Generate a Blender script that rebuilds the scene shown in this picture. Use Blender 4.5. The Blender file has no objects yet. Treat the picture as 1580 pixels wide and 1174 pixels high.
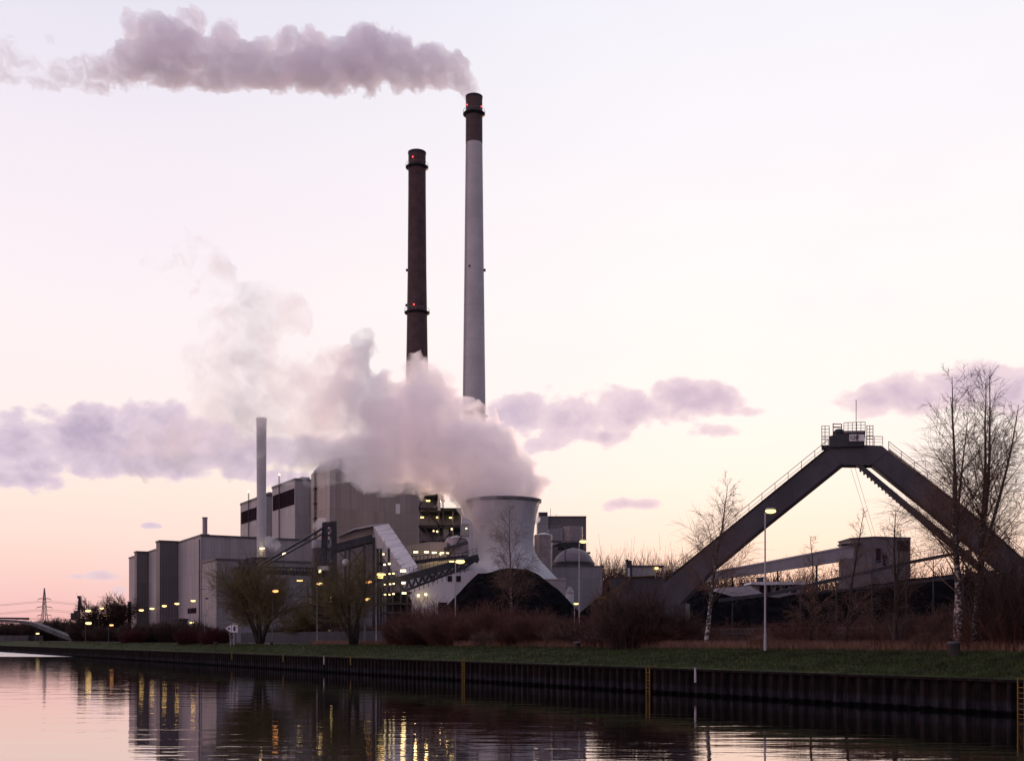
import bpy, bmesh, math, random
import numpy as np
from mathutils import Vector, Matrix, noise as mnoise

# ------------------------------------------------------------------ set-up: camera, world, sun, exposure
scene = bpy.context.scene
COL = scene.collection
F, CX, HY, EYE = 1700.0, 790.0, 985.0, 4.3        # focal length in photo pixels, principal column, horizon row, eye height
GZ = 3.4                                           # ground level of the plant side

cam_data = bpy.data.cameras.new("camera")
cam = bpy.data.objects.new("camera", cam_data)
COL.objects.link(cam)
cam.location = (0, 0, EYE)
cam.rotation_euler = (math.radians(90), 0, 0)
cam_data.sensor_width = 36.0
cam_data.lens = 36.0 * F / 1580.0
cam_data.shift_y = (HY - 587.0) / 1580.0
cam_data.clip_start = 0.1
cam_data.clip_end = 20000
scene.camera = cam

scene.view_settings.view_transform = 'Standard'
scene.view_settings.look = 'None'
scene.view_settings.gamma = 1.0
scene.view_settings.exposure = 0.18
cy = scene.cycles
cy.max_bounces = 24
cy.diffuse_bounces = 3
cy.glossy_bounces = 3
cy.transmission_bounces = 2
cy.volume_bounces = 20
cy.transparent_max_bounces = 12
cy.volume_max_steps = 512
cy.sample_clamp_indirect = 4.0
cy.use_denoising = True

SUN_AZ, SUN_EL = math.radians(14.0), math.radians(2.6)


def lin(c):
    def f(v):
        v /= 255.0
        return v / 12.92 if v <= 0.04045 else ((v + 0.055) / 1.055) ** 2.4
    return tuple(f(v) for v in c)


class NT:
    """small helper round a node tree"""
    def __init__(self, tree):
        self.t = tree
        self.n = tree.nodes
        self.l = tree.links

    def put(self, sock, v):
        if isinstance(v, bpy.types.NodeSocket):
            self.l.new(v, sock)
        elif v is not None:
            if hasattr(sock, 'default_value'):
                try:
                    sock.default_value = v
                except Exception:
                    if isinstance(v, tuple) and len(v) == 3:
                        sock.default_value = (*v, 1.0)
                    else:
                        raise

    def node(self, kind, props=None, **ins):
        nd = self.n.new(kind)
        for k, v in (props or {}).items():
            setattr(nd, k, v)
        for k, v in ins.items():
            key = int(k[1:]) if k[0] == '_' and k[1:].isdigit() else k.replace('__', ' ')
            self.put(nd.inputs[key], v)
        return nd

    def math(self, op, a, b=None, c=None, clamp=False):
        nd = self.n.new('ShaderNodeMath')
        nd.operation = op
        nd.use_clamp = clamp
        self.put(nd.inputs[0], a)
        if b is not None:
            self.put(nd.inputs[1], b)
        if c is not None:
            self.put(nd.inputs[2], c)
        return nd.outputs[0]

    def vmath(self, op, a, b=None):
        nd = self.n.new('ShaderNodeVectorMath')
        nd.operation = op
        self.put(nd.inputs[0], a)
        if b is not None:
            self.put(nd.inputs[1], b)
        return nd.outputs['Value'] if op in ('LENGTH', 'DOT_PRODUCT', 'DISTANCE') else nd.outputs[0]

    def rng(self, v, a, b, c=0.0, d=1.0, kind='SMOOTHSTEP'):
        nd = self.n.new('ShaderNodeMapRange')
        nd.interpolation_type = kind
        self.put(nd.inputs['Value'], v)
        self.put(nd.inputs['From Min'], a)
        self.put(nd.inputs['From Max'], b)
        self.put(nd.inputs['To Min'], c)
        self.put(nd.inputs['To Max'], d)
        return nd.outputs['Result']

    def mix(self, fac, a, b, blend='MIX'):
        nd = self.n.new('ShaderNodeMix')
        nd.data_type = 'RGBA'
        nd.blend_type = blend
        nd.clamp_factor = True
        self.put(nd.inputs[0], fac)
        self.put(nd.inputs[6], (*a, 1.0) if isinstance(a, tuple) else a)
        self.put(nd.inputs[7], (*b, 1.0) if isinstance(b, tuple) else b)
        return nd.outputs[2]

    def ramp(self, fac, stops, interp='LINEAR'):
        nd = self.n.new('ShaderNodeValToRGB')
        cr = nd.color_ramp
        cr.interpolation = interp
        while len(cr.elements) < len(stops):
            cr.elements.new(0.5)
        for e, (p, c) in zip(cr.elements, stops):
            e.position = p
            e.color = (*c, 1.0)
        self.put(nd.inputs[0], fac)
        return nd.outputs[0]

    def noise(self, vec, scale, detail=4.0, rough=0.55, dist=0.0, dims='3D'):
        nd = self.n.new('ShaderNodeTexNoise')
        nd.noise_dimensions = dims
        self.put(nd.inputs['Vector'], vec)
        nd.inputs['Scale'].default_value = scale
        nd.inputs['Detail'].default_value = detail
        nd.inputs['Roughness'].default_value = rough
        nd.inputs['Distortion'].default_value = dist
        return nd.outputs['Fac']


def build_world():
    w = bpy.data.worlds.new("World")
    scene.world = w
    w.use_nodes = True
    w.node_tree.nodes.clear()
    g = NT(w.node_tree)
    out = g.node('ShaderNodeOutputWorld')
    tc = g.node('ShaderNodeTexCoord').outputs['Generated']
    sep = g.node('ShaderNodeSeparateXYZ', None, Vector=tc)
    x, y, z = sep.outputs
    az = g.math('ARCTAN2', x, y)
    el = g.math('ARCSINE', z)
    e6 = g.rng(el, 0.0, 0.6, 0.0, 1.0, 'LINEAR')

    def R(lst, m=1.0):
        return [(e / 0.6, tuple(m * k * v for v in lin(c))) for e, c, k in lst]
    left = g.ramp(e6, R([(0.0, (238, 176, 172), 1), (0.03, (245, 192, 186), 1), (0.055, (249, 208, 199), 1), (0.085, (252, 221, 210), 1),
                         (0.135, (253, 232, 221), 1), (0.20, (252, 238, 236), 1), (0.29, (250, 239, 243), 1),
                         (0.40, (243, 234, 243), 1), (0.525, (226, 224, 238), 1), (0.6, (216, 218, 236), 1)], .93))
    right = g.ramp(e6, R([(0.0, (243, 160, 146), 1), (0.03, (249, 190, 170), 1), (0.055, (251, 211, 195), 1), (0.085, (252, 226, 212), 1),
                          (0.14, (255, 240, 231), 1), (0.20, (255, 245, 241), 1), (0.30, (255, 248, 247), 1),
                          (0.40, (251, 246, 250), 1), (0.525, (245, 243, 251), 1), (0.6, (238, 239, 248), 1)], .915))
    front = g.mix(g.rng(az, -0.38, 0.22), left, right)
    back = g.ramp(e6, R([(0.0, (160, 122, 130), 1), (0.2, (150, 134, 154), 1), (0.6, (140, 144, 172), 1)], 1.02))
    side = g.ramp(e6, R([(0.0, (226, 164, 164), 1), (0.1, (236, 184, 180), 1), (0.3, (228, 190, 196), 1), (0.6, (206, 192, 212), 1)], 1.32))
    front = g.mix(g.rng(az, -0.62, -1.25), front, side)
    cosd = g.math('COSINE', g.math('ADD', az, 0.85))
    b = g.rng(cosd, -0.85, 0.28)
    sky = g.mix(b, back, front)
    sky = g.mix(g.rng(el, 0.5, 1.3), sky, lin((166, 166, 190)))

    # clouds: patches placed by direction, broken up by noise
    comb = g.node('ShaderNodeCombineXYZ', None, X=az, Y=el, Z=0.0).outputs[0]

    def D(px, py):
        kx = (px - CX) / F
        return math.atan(kx), math.atan((HY - py) / F / math.hypot(1, kx))
    patches = [  # px, py, rx, ry, weight
        (30, 690, 120, 46, 1.0), (130, 682, 110, 44, 1.0), (200, 715, 120, 30, 1.0), (270, 672, 85, 52, 1.0), (20, 738, 80, 16, .95), (-60, 700, 90, 50, 1.0),
        (350, 690, 90, 44, .9), (440, 690, 80, 40, .8), (520, 690, 90, 40, .7),
        (800, 640, 70, 40, .95), (880, 650, 80, 38, 1.0), (960, 640, 75, 38, 1.0), (1075, 612, 74, 27, 1.1), (1020, 640, 60, 26, .85),
        (835, 685, 40, 16, .8), (1090, 666, 46, 15, .8), (930, 672, 90, 15, .85), (1165, 634, 34, 10, .75), (1290, 622, 40, 10, .75),
        (1415, 605, 72, 34, 1.0), (1490, 592, 70, 34, 1.0), (1570, 600, 70, 38, 1.0), (1345, 616, 60, 24, 1.0), (1250, 636, 60, 9, .55), (1640, 600, 90, 50, 1.0),
        (975, 778, 48, 10, .9), (935, 786, 40, 6, .6), (865, 756, 55, 8, .6), (232, 810, 16, 5, .75), (108, 889, 26, 6, .65), (165, 890, 30, 8, .7), (186, 912, 24, 12, .6), (14, 903, 30, 8, .55),
        (430, 738, 60, 20, .75), (700, 700, 80, 60, .6)]
    field = None
    for px, py, rx, ry, wt in patches:
        a0, e0 = D(px, py)
        d = g.vmath('SUBTRACT', comb, (a0, e0, 0.0))
        d = g.vmath('MULTIPLY', d, (F / (rx * 1.30), F / (ry * 1.30), 0.0))
        r = g.vmath('LENGTH', d)
        v = g.rng(r, 0.0, 1.55, wt, 0.0, 'SMOOTHSTEP')
        field = v if field is None else g.math('SMOOTH_MAX', field, v, 0.12)
    stretch = g.vmath('MULTIPLY', comb, (1.0, 1.35, 0.0))
    n1 = g.noise(stretch, 17.0, 9.0, 0.60, 0.35)
    n2 = g.noise(stretch, 60.0, 7.0, 0.65, 0.3)
    warp = g.vmath('ADD', stretch, g.vmath('MULTIPLY', g.node('ShaderNodeTexNoise', None, Vector=stretch, Scale=30.0, Detail=4.0).outputs['Color'], (0.03, 0.03, 0.0)))

    def puffs(sc):
        v = g.node('ShaderNodeTexVoronoi', dict(feature='SMOOTH_F1'), Vector=warp, Scale=sc, Smoothness=0.35)
        return g.math('SUBTRACT', 0.42, v.outputs['Distance'])
    pf = g.math('ADD', g.math('MULTIPLY', puffs(26.0), 0.55), g.math('MULTIPLY', puffs(64.0), 0.30))
    nn = g.math('ADD', g.math('MULTIPLY', g.math('SUBTRACT', n1, 0.5), 0.95), g.math('MULTIPLY', g.math('SUBTRACT', n2, 0.5), 0.40))
    nn = g.math('ADD', g.math('ADD', nn, pf), 0.05)
    dens = g.math('ADD', field, nn)
    mask = g.math('MULTIPLY', g.rng(dens, 0.42, 0.66), g.rng(field, 0.12, 0.34))
    core = g.rng(dens, 0.50, 1.15)
    cl_light = g.mix(g.rng(az, -0.3, 0.3), lin((218, 198, 212)), lin((228, 208, 216)))
    cl_dark = g.mix(g.rng(az, -0.45, 0.1), lin((170, 154, 180)), lin((190, 172, 194)))
    cl_col = g.mix(g.math('MULTIPLY', core, g.rng(g.math('SUBTRACT', n1, g.math('MULTIPLY', pf, 0.8)), 0.25, 0.62, 0.35, 1.0)), cl_light, cl_dark)
    cl_col = g.mix(g.rng(el, 0.02, 0.10), g.mix(0.5, sky, cl_col), cl_col)
    front_only = g.rng(g.math('COSINE', az), 0.5, 0.8)
    sky = g.mix(g.math('MULTIPLY', g.math('MULTIPLY', mask, front_only), 0.95), sky, cl_col)
    # very faint high veil
    veil = g.rng(g.noise(g.vmath('MULTIPLY', comb, (1.0, 2.2, 0.0)), 5.0, 4.0, 0.5), 0.45, 0.75)
    sky = g.mix(g.math('MULTIPLY', veil, 0.16), sky, lin((232, 222, 236)))

    nish = g.node('ShaderNodeTexSky', dict(sky_type='NISHITA', sun_disc=False, sun_elevation=SUN_EL, sun_rotation=SUN_AZ, dust_density=2.0))
    bg1 = g.node('ShaderNodeBackground', None, Color=sky, Strength=0.97)
    bg2 = g.node('ShaderNodeBackground', None, Color=nish.outputs[0], Strength=0.006)
    add = g.node('ShaderNodeAddShader')
    g.l.new(bg1.outputs[0], add.inputs[0])
    g.l.new(bg2.outputs[0], add.inputs[1])
    g.l.new(add.outputs[0], out.inputs['Surface'])
    w.cycles.sampling_method = 'MANUAL'
    w.cycles.sample_map_resolution = 1024


build_world()
sun_d = bpy.data.lights.new("sun", 'SUN')
sun_d.energy = 0.85
sun_d.angle = math.radians(2)
sun_d.color = (1.0, 0.64, 0.52)
sun = bpy.data.objects.new("sun", sun_d)
COL.objects.link(sun)
sdir = Vector((math.sin(SUN_AZ) * math.cos(SUN_EL), math.cos(SUN_AZ) * math.cos(SUN_EL), math.sin(SUN_EL)))
sun.rotation_euler = sdir.to_track_quat('Z', 'Y').to_euler()
sun.location = (60, 300, 120)

# ------------------------------------------------------------------ geometry helpers
UD = Vector((-0.5, 0.866, 0))       # plant axis running away along the canal
VD = Vector((0.866, 0.5, 0))        # plant axis running away from the canal
BU = Vector((-0.545, 0.8385, 0))    # canal direction
BN = Vector((0.8385, 0.545, 0))     # from the water towards the land
B0 = Vector((28.4, 61.0, 0))        # a point of the quay wall
UP = Vector((0, 0, 1))


class Plane:
    """a vertical plane turned about the upright axis; used like a distance"""
    def __init__(self, px, Y, turn, off=0.0):
        self.px, self.Y, self.turn, self.off = px, Y, turn, off
        self.n = Vector((math.sin(turn), math.cos(turn), 0))
        self.o = Vector(((px - CX) / F * Y, Y, 0)) + self.n * off

    def __add__(self, d):
        return Plane(self.px, self.Y, self.turn, self.off + d)

    def __sub__(self, d):
        return self + (-d)

    def __truediv__(self, f):
        return self.Y / f

    def __rmul__(self, f):
        return self.Y * f

    def depth(self, px):
        return self.o.dot(self.n) / ((px - CX) / F * self.n.x + self.n.y)


def P(px, py, Y):
    if isinstance(Y, Plane):
        Y = Y.depth(px)
    return Vector(((px - CX) / F * Y, Y, EYE + (HY - py) / F * Y))


def Zof(py, Y):
    return EYE + (HY - py) / F * Y


def ground(px, Y, z=GZ):
    return Vector(((px - CX) / F * Y, Y, z))


def along(p, d, px):
    k = (px - CX) / F
    t = (k * p.y - p.x) / (d.x - k * d.y)
    return p + d * t


def bank(px, d, z=None):
    k = (px - CX) / F
    Y = (B0.dot(BN) + d) / (BN.x * k + BN.y)
    return Vector((k * Y, Y, bank_z(d) if z is None else z))


def bank_z(d):
    pts = [(0, 1.97), (0.6, 2.0), (2.0, 2.25), (5, 2.9), (9, GZ), (1e6, GZ)]
    for (a, za), (b, zb) in zip(pts, pts[1:]):
        if d <= b:
            return za + (zb - za) * (max(d, 0) - a) / (b - a)
    return GZ


ORG = {}


class MB:
    def __init__(self):
        self.v = []
        self.f = []

    def poly(self, pts):
        i = len(self.v)
        self.v += [tuple(p) for p in pts]
        self.f.append(tuple(range(i, i + len(pts))))
        return self

    def hexa(self, c):      # 8 corners: bottom 4 ccw, top 4
        i = len(self.v)
        self.v += [tuple(p) for p in c]
        for q in ((3, 2, 1, 0), (4, 5, 6, 7), (0, 1, 5, 4), (1, 2, 6, 5), (2, 3, 7, 6), (3, 0, 4, 7)):
            self.f.append(tuple(i + k for k in q))
        return self

    def prism(self, fp, z0, z1):
        n = len(fp)
        i = len(self.v)
        self.v += [(p[0], p[1], z0) for p in fp] + [(p[0], p[1], z1) for p in fp]
        self.f.append(tuple(i + k for k in reversed(range(n))))
        self.f.append(tuple(i + n + k for k in range(n)))
        for k in range(n):
            m = (k + 1) % n
            self.f.append((i + k, i + m, i + n + m, i + n + k))
        return self

    def box(self, c, s, ax=None):      # centre, full sizes along axes
        a, b, d = ax or (Vector((1, 0, 0)), Vector((0, 1, 0)), UP)
        c = Vector(c)
        a, b, d = a * s[0] / 2, b * s[1] / 2, d * s[2] / 2
        return self.hexa([c - a - b - d, c + a - b - d, c + a + b - d, c - a + b - d,
                          c - a - b + d, c + a - b + d, c + a + b + d, c - a + b + d])

    def beam(self, p, q, w, h=None):
        p, q = Vector(p), Vector(q)
        h = h or w
        d = (q - p).normalized()
        s = d.cross(UP)
        if s.length < 1e-3:
            s = Vector((1, 0, 0))
        s.normalize()
        t = s.cross(d).normalized()
        s, t = s * w / 2, t * h / 2
        return self.hexa([p - s - t, p + s - t, q + s - t, q - s - t, p - s + t, p + s + t, q + s + t, q - s + t])

    def sheet(self, pxs, Y, thick):     # an outline given by image points at distance Y, with a real thickness
        a = [P(x, y, Y) for x, y in pxs]
        b = [p + (Y.n if isinstance(Y, Plane) else Vector((0, 1, 0))) * thick for p in a]
        n = len(a)
        i = len(self.v)
        self.v += [tuple(p) for p in a + b]
        self.f.append(tuple(i + k for k in range(n)))
        self.f.append(tuple(i + n + k for k in reversed(range(n))))
        for k in range(n):
            m = (k + 1) % n
            self.f.append((i + k, i + n + k, i + n + m, i + m))
        return self

    def tube(self, pts, rad, n=6, cap=True):
        i0 = len(self.v)
        m = len(pts)
        ref = None
        for k, p in enumerate(pts):
            d = (pts[min(k + 1, m - 1)] - pts[max(k - 1, 0)])
            if d.length < 1e-9:
                d = UP.copy()
            d.normalize()
            if ref is None:
                ref = d.orthogonal().normalized()
            s = ref - d * ref.dot(d)
            if s.length < 1e-6:
                s = d.orthogonal()
            s.normalize()
            ref = s
            t = d.cross(s)
            r = rad[k] if isinstance(rad, (list, tuple)) else rad
            for j in range(n):
                a = 2 * math.pi * j / n
                o = s * (math.cos(a) * r) + t * (math.sin(a) * r)
                self.v.append((p.x + o.x, p.y + o.y, p.z + o.z))
        for k in range(m - 1):
            for j in range(n):
                a = i0 + k * n + j
                b = i0 + k * n + (j + 1) % n
                self.f.append((a, b, b + n, a + n))
        if cap:
            self.f.append(tuple(i0 + j for j in reversed(range(n))))
            self.f.append(tuple(i0 + (m - 1) * n + j for j in range(n)))
        return self

    def lathe(self, prof, c, n=48, a0=0.0, a1=2 * math.pi, cap=True):
        i0 = len(self.v)
        full = abs(a1 - a0 - 2 * math.pi) < 1e-6
        m = n if full else n + 1
        for r, z in prof:
            for j in range(m):
                a = a0 + (a1 - a0) * j / n
                self.v.append((c[0] + r * math.cos(a), c[1] + r * math.sin(a), z))
        for k in range(len(prof) - 1):
            for j in range(n):
                a = i0 + k * m + j
                b = i0 + k * m + (j + 1) % m
                self.f.append((a, b, b + m, a + m))
        if cap and full:
            self.f.append(tuple(i0 + j for j in reversed(range(m))))
            self.f.append(tuple(i0 + (len(prof) - 1) * m + j for j in range(m)))
        return self

    def blob(self, c, r, sx=1, sy=1, sz=1, n=8, m=5):
        prof = [(math.sin(math.pi * k / m), -math.cos(math.pi * k / m)) for k in range(m + 1)]
        i0 = len(self.v)
        for rr, z in prof:
            for j in range(n):
                a = 2 * math.pi * j / n
                self.v.append((c[0] + r * sx * max(rr, .02) * math.cos(a), c[1] + r * sy * max(rr, .02) * math.sin(a), c[2] + r * sz * z))
        for k in range(m):
            for j in range(n):
                a = i0 + k * n + j
                b = i0 + k * n + (j + 1) % n
                self.f.append((a, b, b + n, a + n))
        return self

    def build(self, name, mat, parent=None, base=None, smooth=False, auto=None):
        org = ORG.get(parent.name) if parent is not None else (Vector(base) if base is not None else Vector((0, 0, 0)))
        me = bpy.data.meshes.new(name)
        ox, oy, oz = org
        me.from_pydata([(a - ox, b - oy, c - oz) for a, b, c in self.v], [], self.f)
        if smooth:
            me.polygons.foreach_set('use_smooth', [True] * len(me.polygons))
            if auto:
                me.set_sharp_from_angle(angle=math.radians(auto))
        me.materials.append(mat)
        me.update()
        o = bpy.data.objects.new(name, me)
        COL.objects.link(o)
        if parent is not None:
            o.parent = parent
        else:
            o.location = org
        ORG[o.name] = org
        return o


def tag(o, label, cat, group=None, kind=None):
    o['label'] = label
    o['category'] = cat
    if group:
        o['group'] = group
    if kind:
        o['kind'] = kind
    return o


def thing(name, base, label, cat, group=None):
    o = bpy.data.objects.new(name, None)
    o.empty_display_size = 0.5
    COL.objects.link(o)
    o.location = Vector(base)
    ORG[o.name] = Vector(base)
    return tag(o, label, cat, group)


def copy_tree(o, loc=None, rz=0.0, sc=None, parent=None, label=None):
    c = o.copy()
    COL.objects.link(c)
    if parent is not None:
        c.parent = parent
    if loc is not None:
        c.location = loc
        c.rotation_euler = (0, 0, rz)
    if sc is not None:
        c.scale = sc if isinstance(sc, (tuple, list)) else (sc, sc, sc)
    if label:
        c['label'] = label
    for ch in list(o.children):
        copy_tree(ch, parent=c)
    return c


# ------------------------------------------------------------------ materials
def new_mat(name):
    m = bpy.data.materials.new(name)
    m.use_nodes = True
    m.node_tree.nodes.clear()
    g = NT(m.node_tree)
    out = g.node('ShaderNodeOutputMaterial')
    return m, g, out


def mat_solid(name, col, rough=0.6, var=0.25, scale=1.0, metallic=0.0, bump=0.0, stain=0.0, spec=0.3, ring=0.0):
    """plain weathered surface: colour varied by noise, optional run-off stains"""
    m, g, out = new_mat(name)
    co = g.node('ShaderNodeTexCoord').outputs['Object']
    n = g.noise(co, scale, 6.0, 0.6)
    lo = tuple(max(0, v * (1 - var)) for v in col)
    hi = tuple(min(1, v * (1 + var)) for v in col)
    c = g.mix(g.rng(n, 0.3, 0.7), lo, hi)
    if stain:
        sv = g.vmath('MULTIPLY', co, (1.0, 1.0, 0.06))
        s = g.rng(g.noise(sv, scale * 2.2, 5.0, 0.6), 0.50, 0.72)
        c = g.mix(g.math('MULTIPLY', s, stain), c, tuple(v * 0.45 for v in col))
    if ring:            # pour joints of a slip-formed shaft, each lift a slightly different tone
        zc = g.node('ShaderNodeSeparateXYZ', None, Vector=co).outputs[2]
        lift = g.math('DIVIDE', zc, ring)
        tone = g.node('ShaderNodeTexWhiteNoise', dict(noise_dimensions='1D'), W=g.math('FLOOR', lift)).outputs['Value']
        c = g.mix(g.math('MULTIPLY', tone, 0.16), c, tuple(v * 0.62 for v in col))
        c = g.mix(g.math('MULTIPLY', g.math('LESS_THAN', g.math('FRACT', lift), 0.08), 0.12), c, tuple(v * 0.45 for v in col))
    b = g.node('ShaderNodeBsdfPrincipled', None, Base__Color=c, Roughness=rough, Metallic=metallic)
    b.inputs['Specular IOR Level'].default_value = spec
    if bump:
        bn = g.node('ShaderNodeBump', None, Strength=0.6, Distance=bump, Height=g.noise(co, scale * 6, 5.0, 0.6))
        g.l.new(bn.outputs[0], b.inputs['Normal'])
    g.l.new(b.outputs[0], out.inputs[0])
    return m


def mat_clad(name, col, pitch=0.9, rough=0.5, depth=0.05, panel=6.0, var=0.13, stain=0.5):
    """profiled sheet cladding with panel tone differences and run-off streaks"""
    m, g, out = new_mat(name)
    geo = g.node('ShaderNodeNewGeometry')
    co = geo.outputs['Position']
    s = g.vmath('DOT_PRODUCT', co, (UD.x + VD.x, UD.y + VD.y, 0.0))
    sep = g.node('ShaderNodeSeparateXYZ', None, Vector=co)
    w = g.math('SINE', g.math('MULTIPLY', s, 2 * math.pi / pitch))
    pid = g.node('ShaderNodeCombineXYZ', None, X=g.math('FLOOR', g.math('DIVIDE', s, panel * 0.33)), Y=g.math('FLOOR', g.math('DIVIDE', sep.outputs[2], panel * 2)), Z=0.0).outputs[0]
    wn = g.node('ShaderNodeTexWhiteNoise', dict(noise_dimensions='3D'), Vector=pid).outputs['Value']
    lo = tuple(v * (1 - var) for v in col)
    hi = tuple(v * (1 + var) for v in col)
    c = g.mix(wn, lo, hi)
    big = g.rng(g.noise(co, 0.05, 4.0, 0.6), 0.3, 0.75)
    c = g.mix(g.math('MULTIPLY', big, 0.25), c, tuple(v * 0.7 for v in col))
    sv = g.node('ShaderNodeCombineXYZ', None, X=s, Y=g.math('MULTIPLY', sep.outputs[2], 0.035), Z=0.0).outputs[0]
    st = g.rng(g.noise(sv, 0.7, 6.0, 0.65), 0.50, 0.75)
    c = g.mix(g.math('MULTIPLY', st, stain), c, tuple(v * 0.55 for v in col))
    jl = g.math('FRACT', g.math('DIVIDE', sep.outputs[2], panel))
    joint = g.math('LESS_THAN', jl, 0.02)
    c = g.mix(g.math('MULTIPLY', joint, 0.35), c, tuple(v * 0.4 for v in col))
    b = g.node('ShaderNodeBsdfPrincipled', None, Base__Color=c, Roughness=rough)
    b.inputs['Specular IOR Level'].default_value = 0.3 if rough < 0.9 else 0.0
    bn = g.node('ShaderNodeBump', None, Strength=0.7, Distance=depth, Height=w)
    g.l.new(bn.outputs[0], b.inputs['Normal'])
    g.l.new(b.outputs[0], out.inputs[0])
    return m


def mat_emit(name, col, strength):
    m, g, out = new_mat(name)
    e = g.node('ShaderNodeEmission', None, Color=(*col, 1.0), Strength=strength)
    g.l.new(e.outputs[0], out.inputs[0])
    return m


M = {}
M['clad_grey'] = mat_clad('cladding grey', (0.325, 0.31, 0.33))
M['clad_dark'] = mat_clad('cladding dark grey', (0.135, 0.122, 0.13))
M['clad_beige'] = mat_clad('cladding beige', (0.33, 0.28, 0.255), pitch=1.6, depth=0.045)
M['clad_pale'] = mat_clad('cladding pale', (0.50, 0.49, 0.52), pitch=1.2, stain=0.25)
M['clad_mid'] = mat_clad('cladding mid grey', (0.26, 0.25, 0.27))
M['louvre'] = mat_clad('louvre brown', (0.030, 0.022, 0.027), pitch=0.7, depth=0.12, rough=0.95)
M['trim'] = mat_solid('roof trim dark', (0.09, 0.085, 0.095), 0.5)
M['steel_dark'] = mat_solid('dark painted steel', (0.035, 0.035, 0.045), 0.5, 0.3, 0.6)
M['steel_grey'] = mat_solid('grey steel', (0.20, 0.20, 0.22), 0.45, 0.2, 0.8)
M['steel_portal'] = mat_solid('portal steel paint', (0.060, 0.056, 0.070), 0.6, 0.24, 0.25, stain=0.45)
M['galv'] = mat_solid('galvanised steel', (0.34, 0.33, 0.36), 0.4, 0.15, 1.5)
M['concrete_pale'] = mat_solid('pale tower concrete', (0.46, 0.46, 0.48), 0.8, 0.10, 0.08, stain=0.35)
M['concrete_chimney'] = mat_solid('chimney concrete', (0.50, 0.495, 0.51), 0.8, 0.10, 0.1, stain=0.3, ring=7.0)
M['brick_brown'] = mat_solid('chimney brown brick', (0.092, 0.060, 0.062), 0.85, 0.2, 0.3, stain=0.4, ring=9.0)
M['brick_top'] = mat_solid('chimney dark band', (0.095, 0.065, 0.068), 0.8, 0.15, 0.3, stain=0.4, ring=6.0)
M['black_rim'] = mat_solid('sooty rim', (0.02, 0.03, 0.028), 0.7)
M['concrete'] = mat_solid('weathered concrete', (0.14, 0.13, 0.135), 0.85, 0.2, 0.5, stain=0.4, bump=0.01)
M['coal'] = mat_solid('coal', (0.0075, 0.007, 0.008), 1.0, 0.5, 0.5, bump=0.15, spec=0.0)
M['soil'] = mat_solid('yard soil', (0.045, 0.036, 0.034), 0.9, 0.35, 0.15, bump=0.03)
M['yellow'] = mat_solid('yellow paint', (0.17, 0.105, 0.018), 0.55, 0.25, 2.0)
M['white'] = mat_solid('white paint', (0.75, 0.74, 0.74), 0.5, 0.06, 2.0)
M['blue'] = mat_solid('blue sign paint', (0.03, 0.05, 0.20), 0.5, 0.1, 2.0)
M['blue_fence'] = mat_solid('blue grey fence panels', (0.026, 0.031, 0.048), 0.7, 0.2, 0.4)
M['pole_dark'] = mat_solid('dull lamp pole', (0.10, 0.10, 0.11), 0.5, 0.15, 1.5)
M['red'] = mat_solid('red paint', (0.45, 0.05, 0.05), 0.5, 0.1, 2.0)
M['tank_brown'] = mat_solid('tank metal warm', (0.28, 0.24, 0.25), 0.35, 0.15, 0.4, metallic=0.3, stain=0.35)
M['dome'] = mat_clad('dome sheeting', (0.145, 0.12, 0.135), pitch=2.2, depth=0.06)
M['twig'] = mat_solid('bare twigs brown', (0.115, 0.066, 0.048), 0.8, 0.3, 1.0)
M['twig_red'] = mat_solid('red brown stems', (0.092, 0.038, 0.028), 0.8, 0.4, 0.5)
M['twig_dark'] = mat_solid('dark stems', (0.052, 0.030, 0.024), 0.8, 0.3, 0.5)
M['twig_purple'] = mat_solid('dogwood stems', (0.060, 0.012, 0.016), 0.7, 0.3, 0.5)
M['twig_olive'] = mat_solid('willow twigs olive', (0.110, 0.085, 0.034), 0.8, 0.35, 0.5)
M['bark_dark'] = mat_solid('dark bark', (0.035, 0.028, 0.025), 0.9, 0.3, 2.0, bump=0.02)
M['dry'] = mat_solid('dry grass straw', (0.19, 0.105, 0.072), 0.9, 0.35, 0.4)
M['blade'] = mat_solid('grass blades', (0.032, 0.045, 0.011), 0.8, 0.6, 0.5)
M['lamp_warm'] = mat_emit('lamp sodium warm', (1.0, 0.62, 0.20), 3.2)
M['lamp_pale'] = mat_emit('lamp pale yellow', (1.0, 0.74, 0.26), 2.2)
M['lamp_white'] = mat_emit('lamp white', (1.0, 0.80, 0.42), 3.0)
M['lamp_orange'] = mat_emit('lamp orange', (1.0, 0.40, 0.12), 2.6)
M['lamp_red'] = mat_emit('lamp red', (1.0, 0.06, 0.05), 5.0)


def mat_birch():
    m, g, out = new_mat('birch bark')
    co = g.node('ShaderNodeTexCoord').outputs['Object']
    n = g.noise(g.vmath('MULTIPLY', co, (2.0, 2.0, 3.4)), 1.6, 5.0, 0.6)
    sep = g.node('ShaderNodeSeparateXYZ', None, Vector=co)
    lowd = g.rng(sep.outputs[2], 0.2, 8.0, 0.50, 0.57)
    hi = g.rng(sep.outputs[2], 6.0, 12.0)
    f = g.rng(n, g.math('SUBTRACT', lowd, 0.03), g.math('ADD', lowd, 0.05))
    c = g.mix(f, (0.035, 0.028, 0.026), (0.42, 0.37, 0.36))
    c = g.mix(hi, c, (0.07, 0.045, 0.040))
    b = g.node('ShaderNodeBsdfPrincipled', None, Base__Color=c, Roughness=0.8)
    g.l.new(b.outputs[0], out.inputs[0])
    return m


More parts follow.
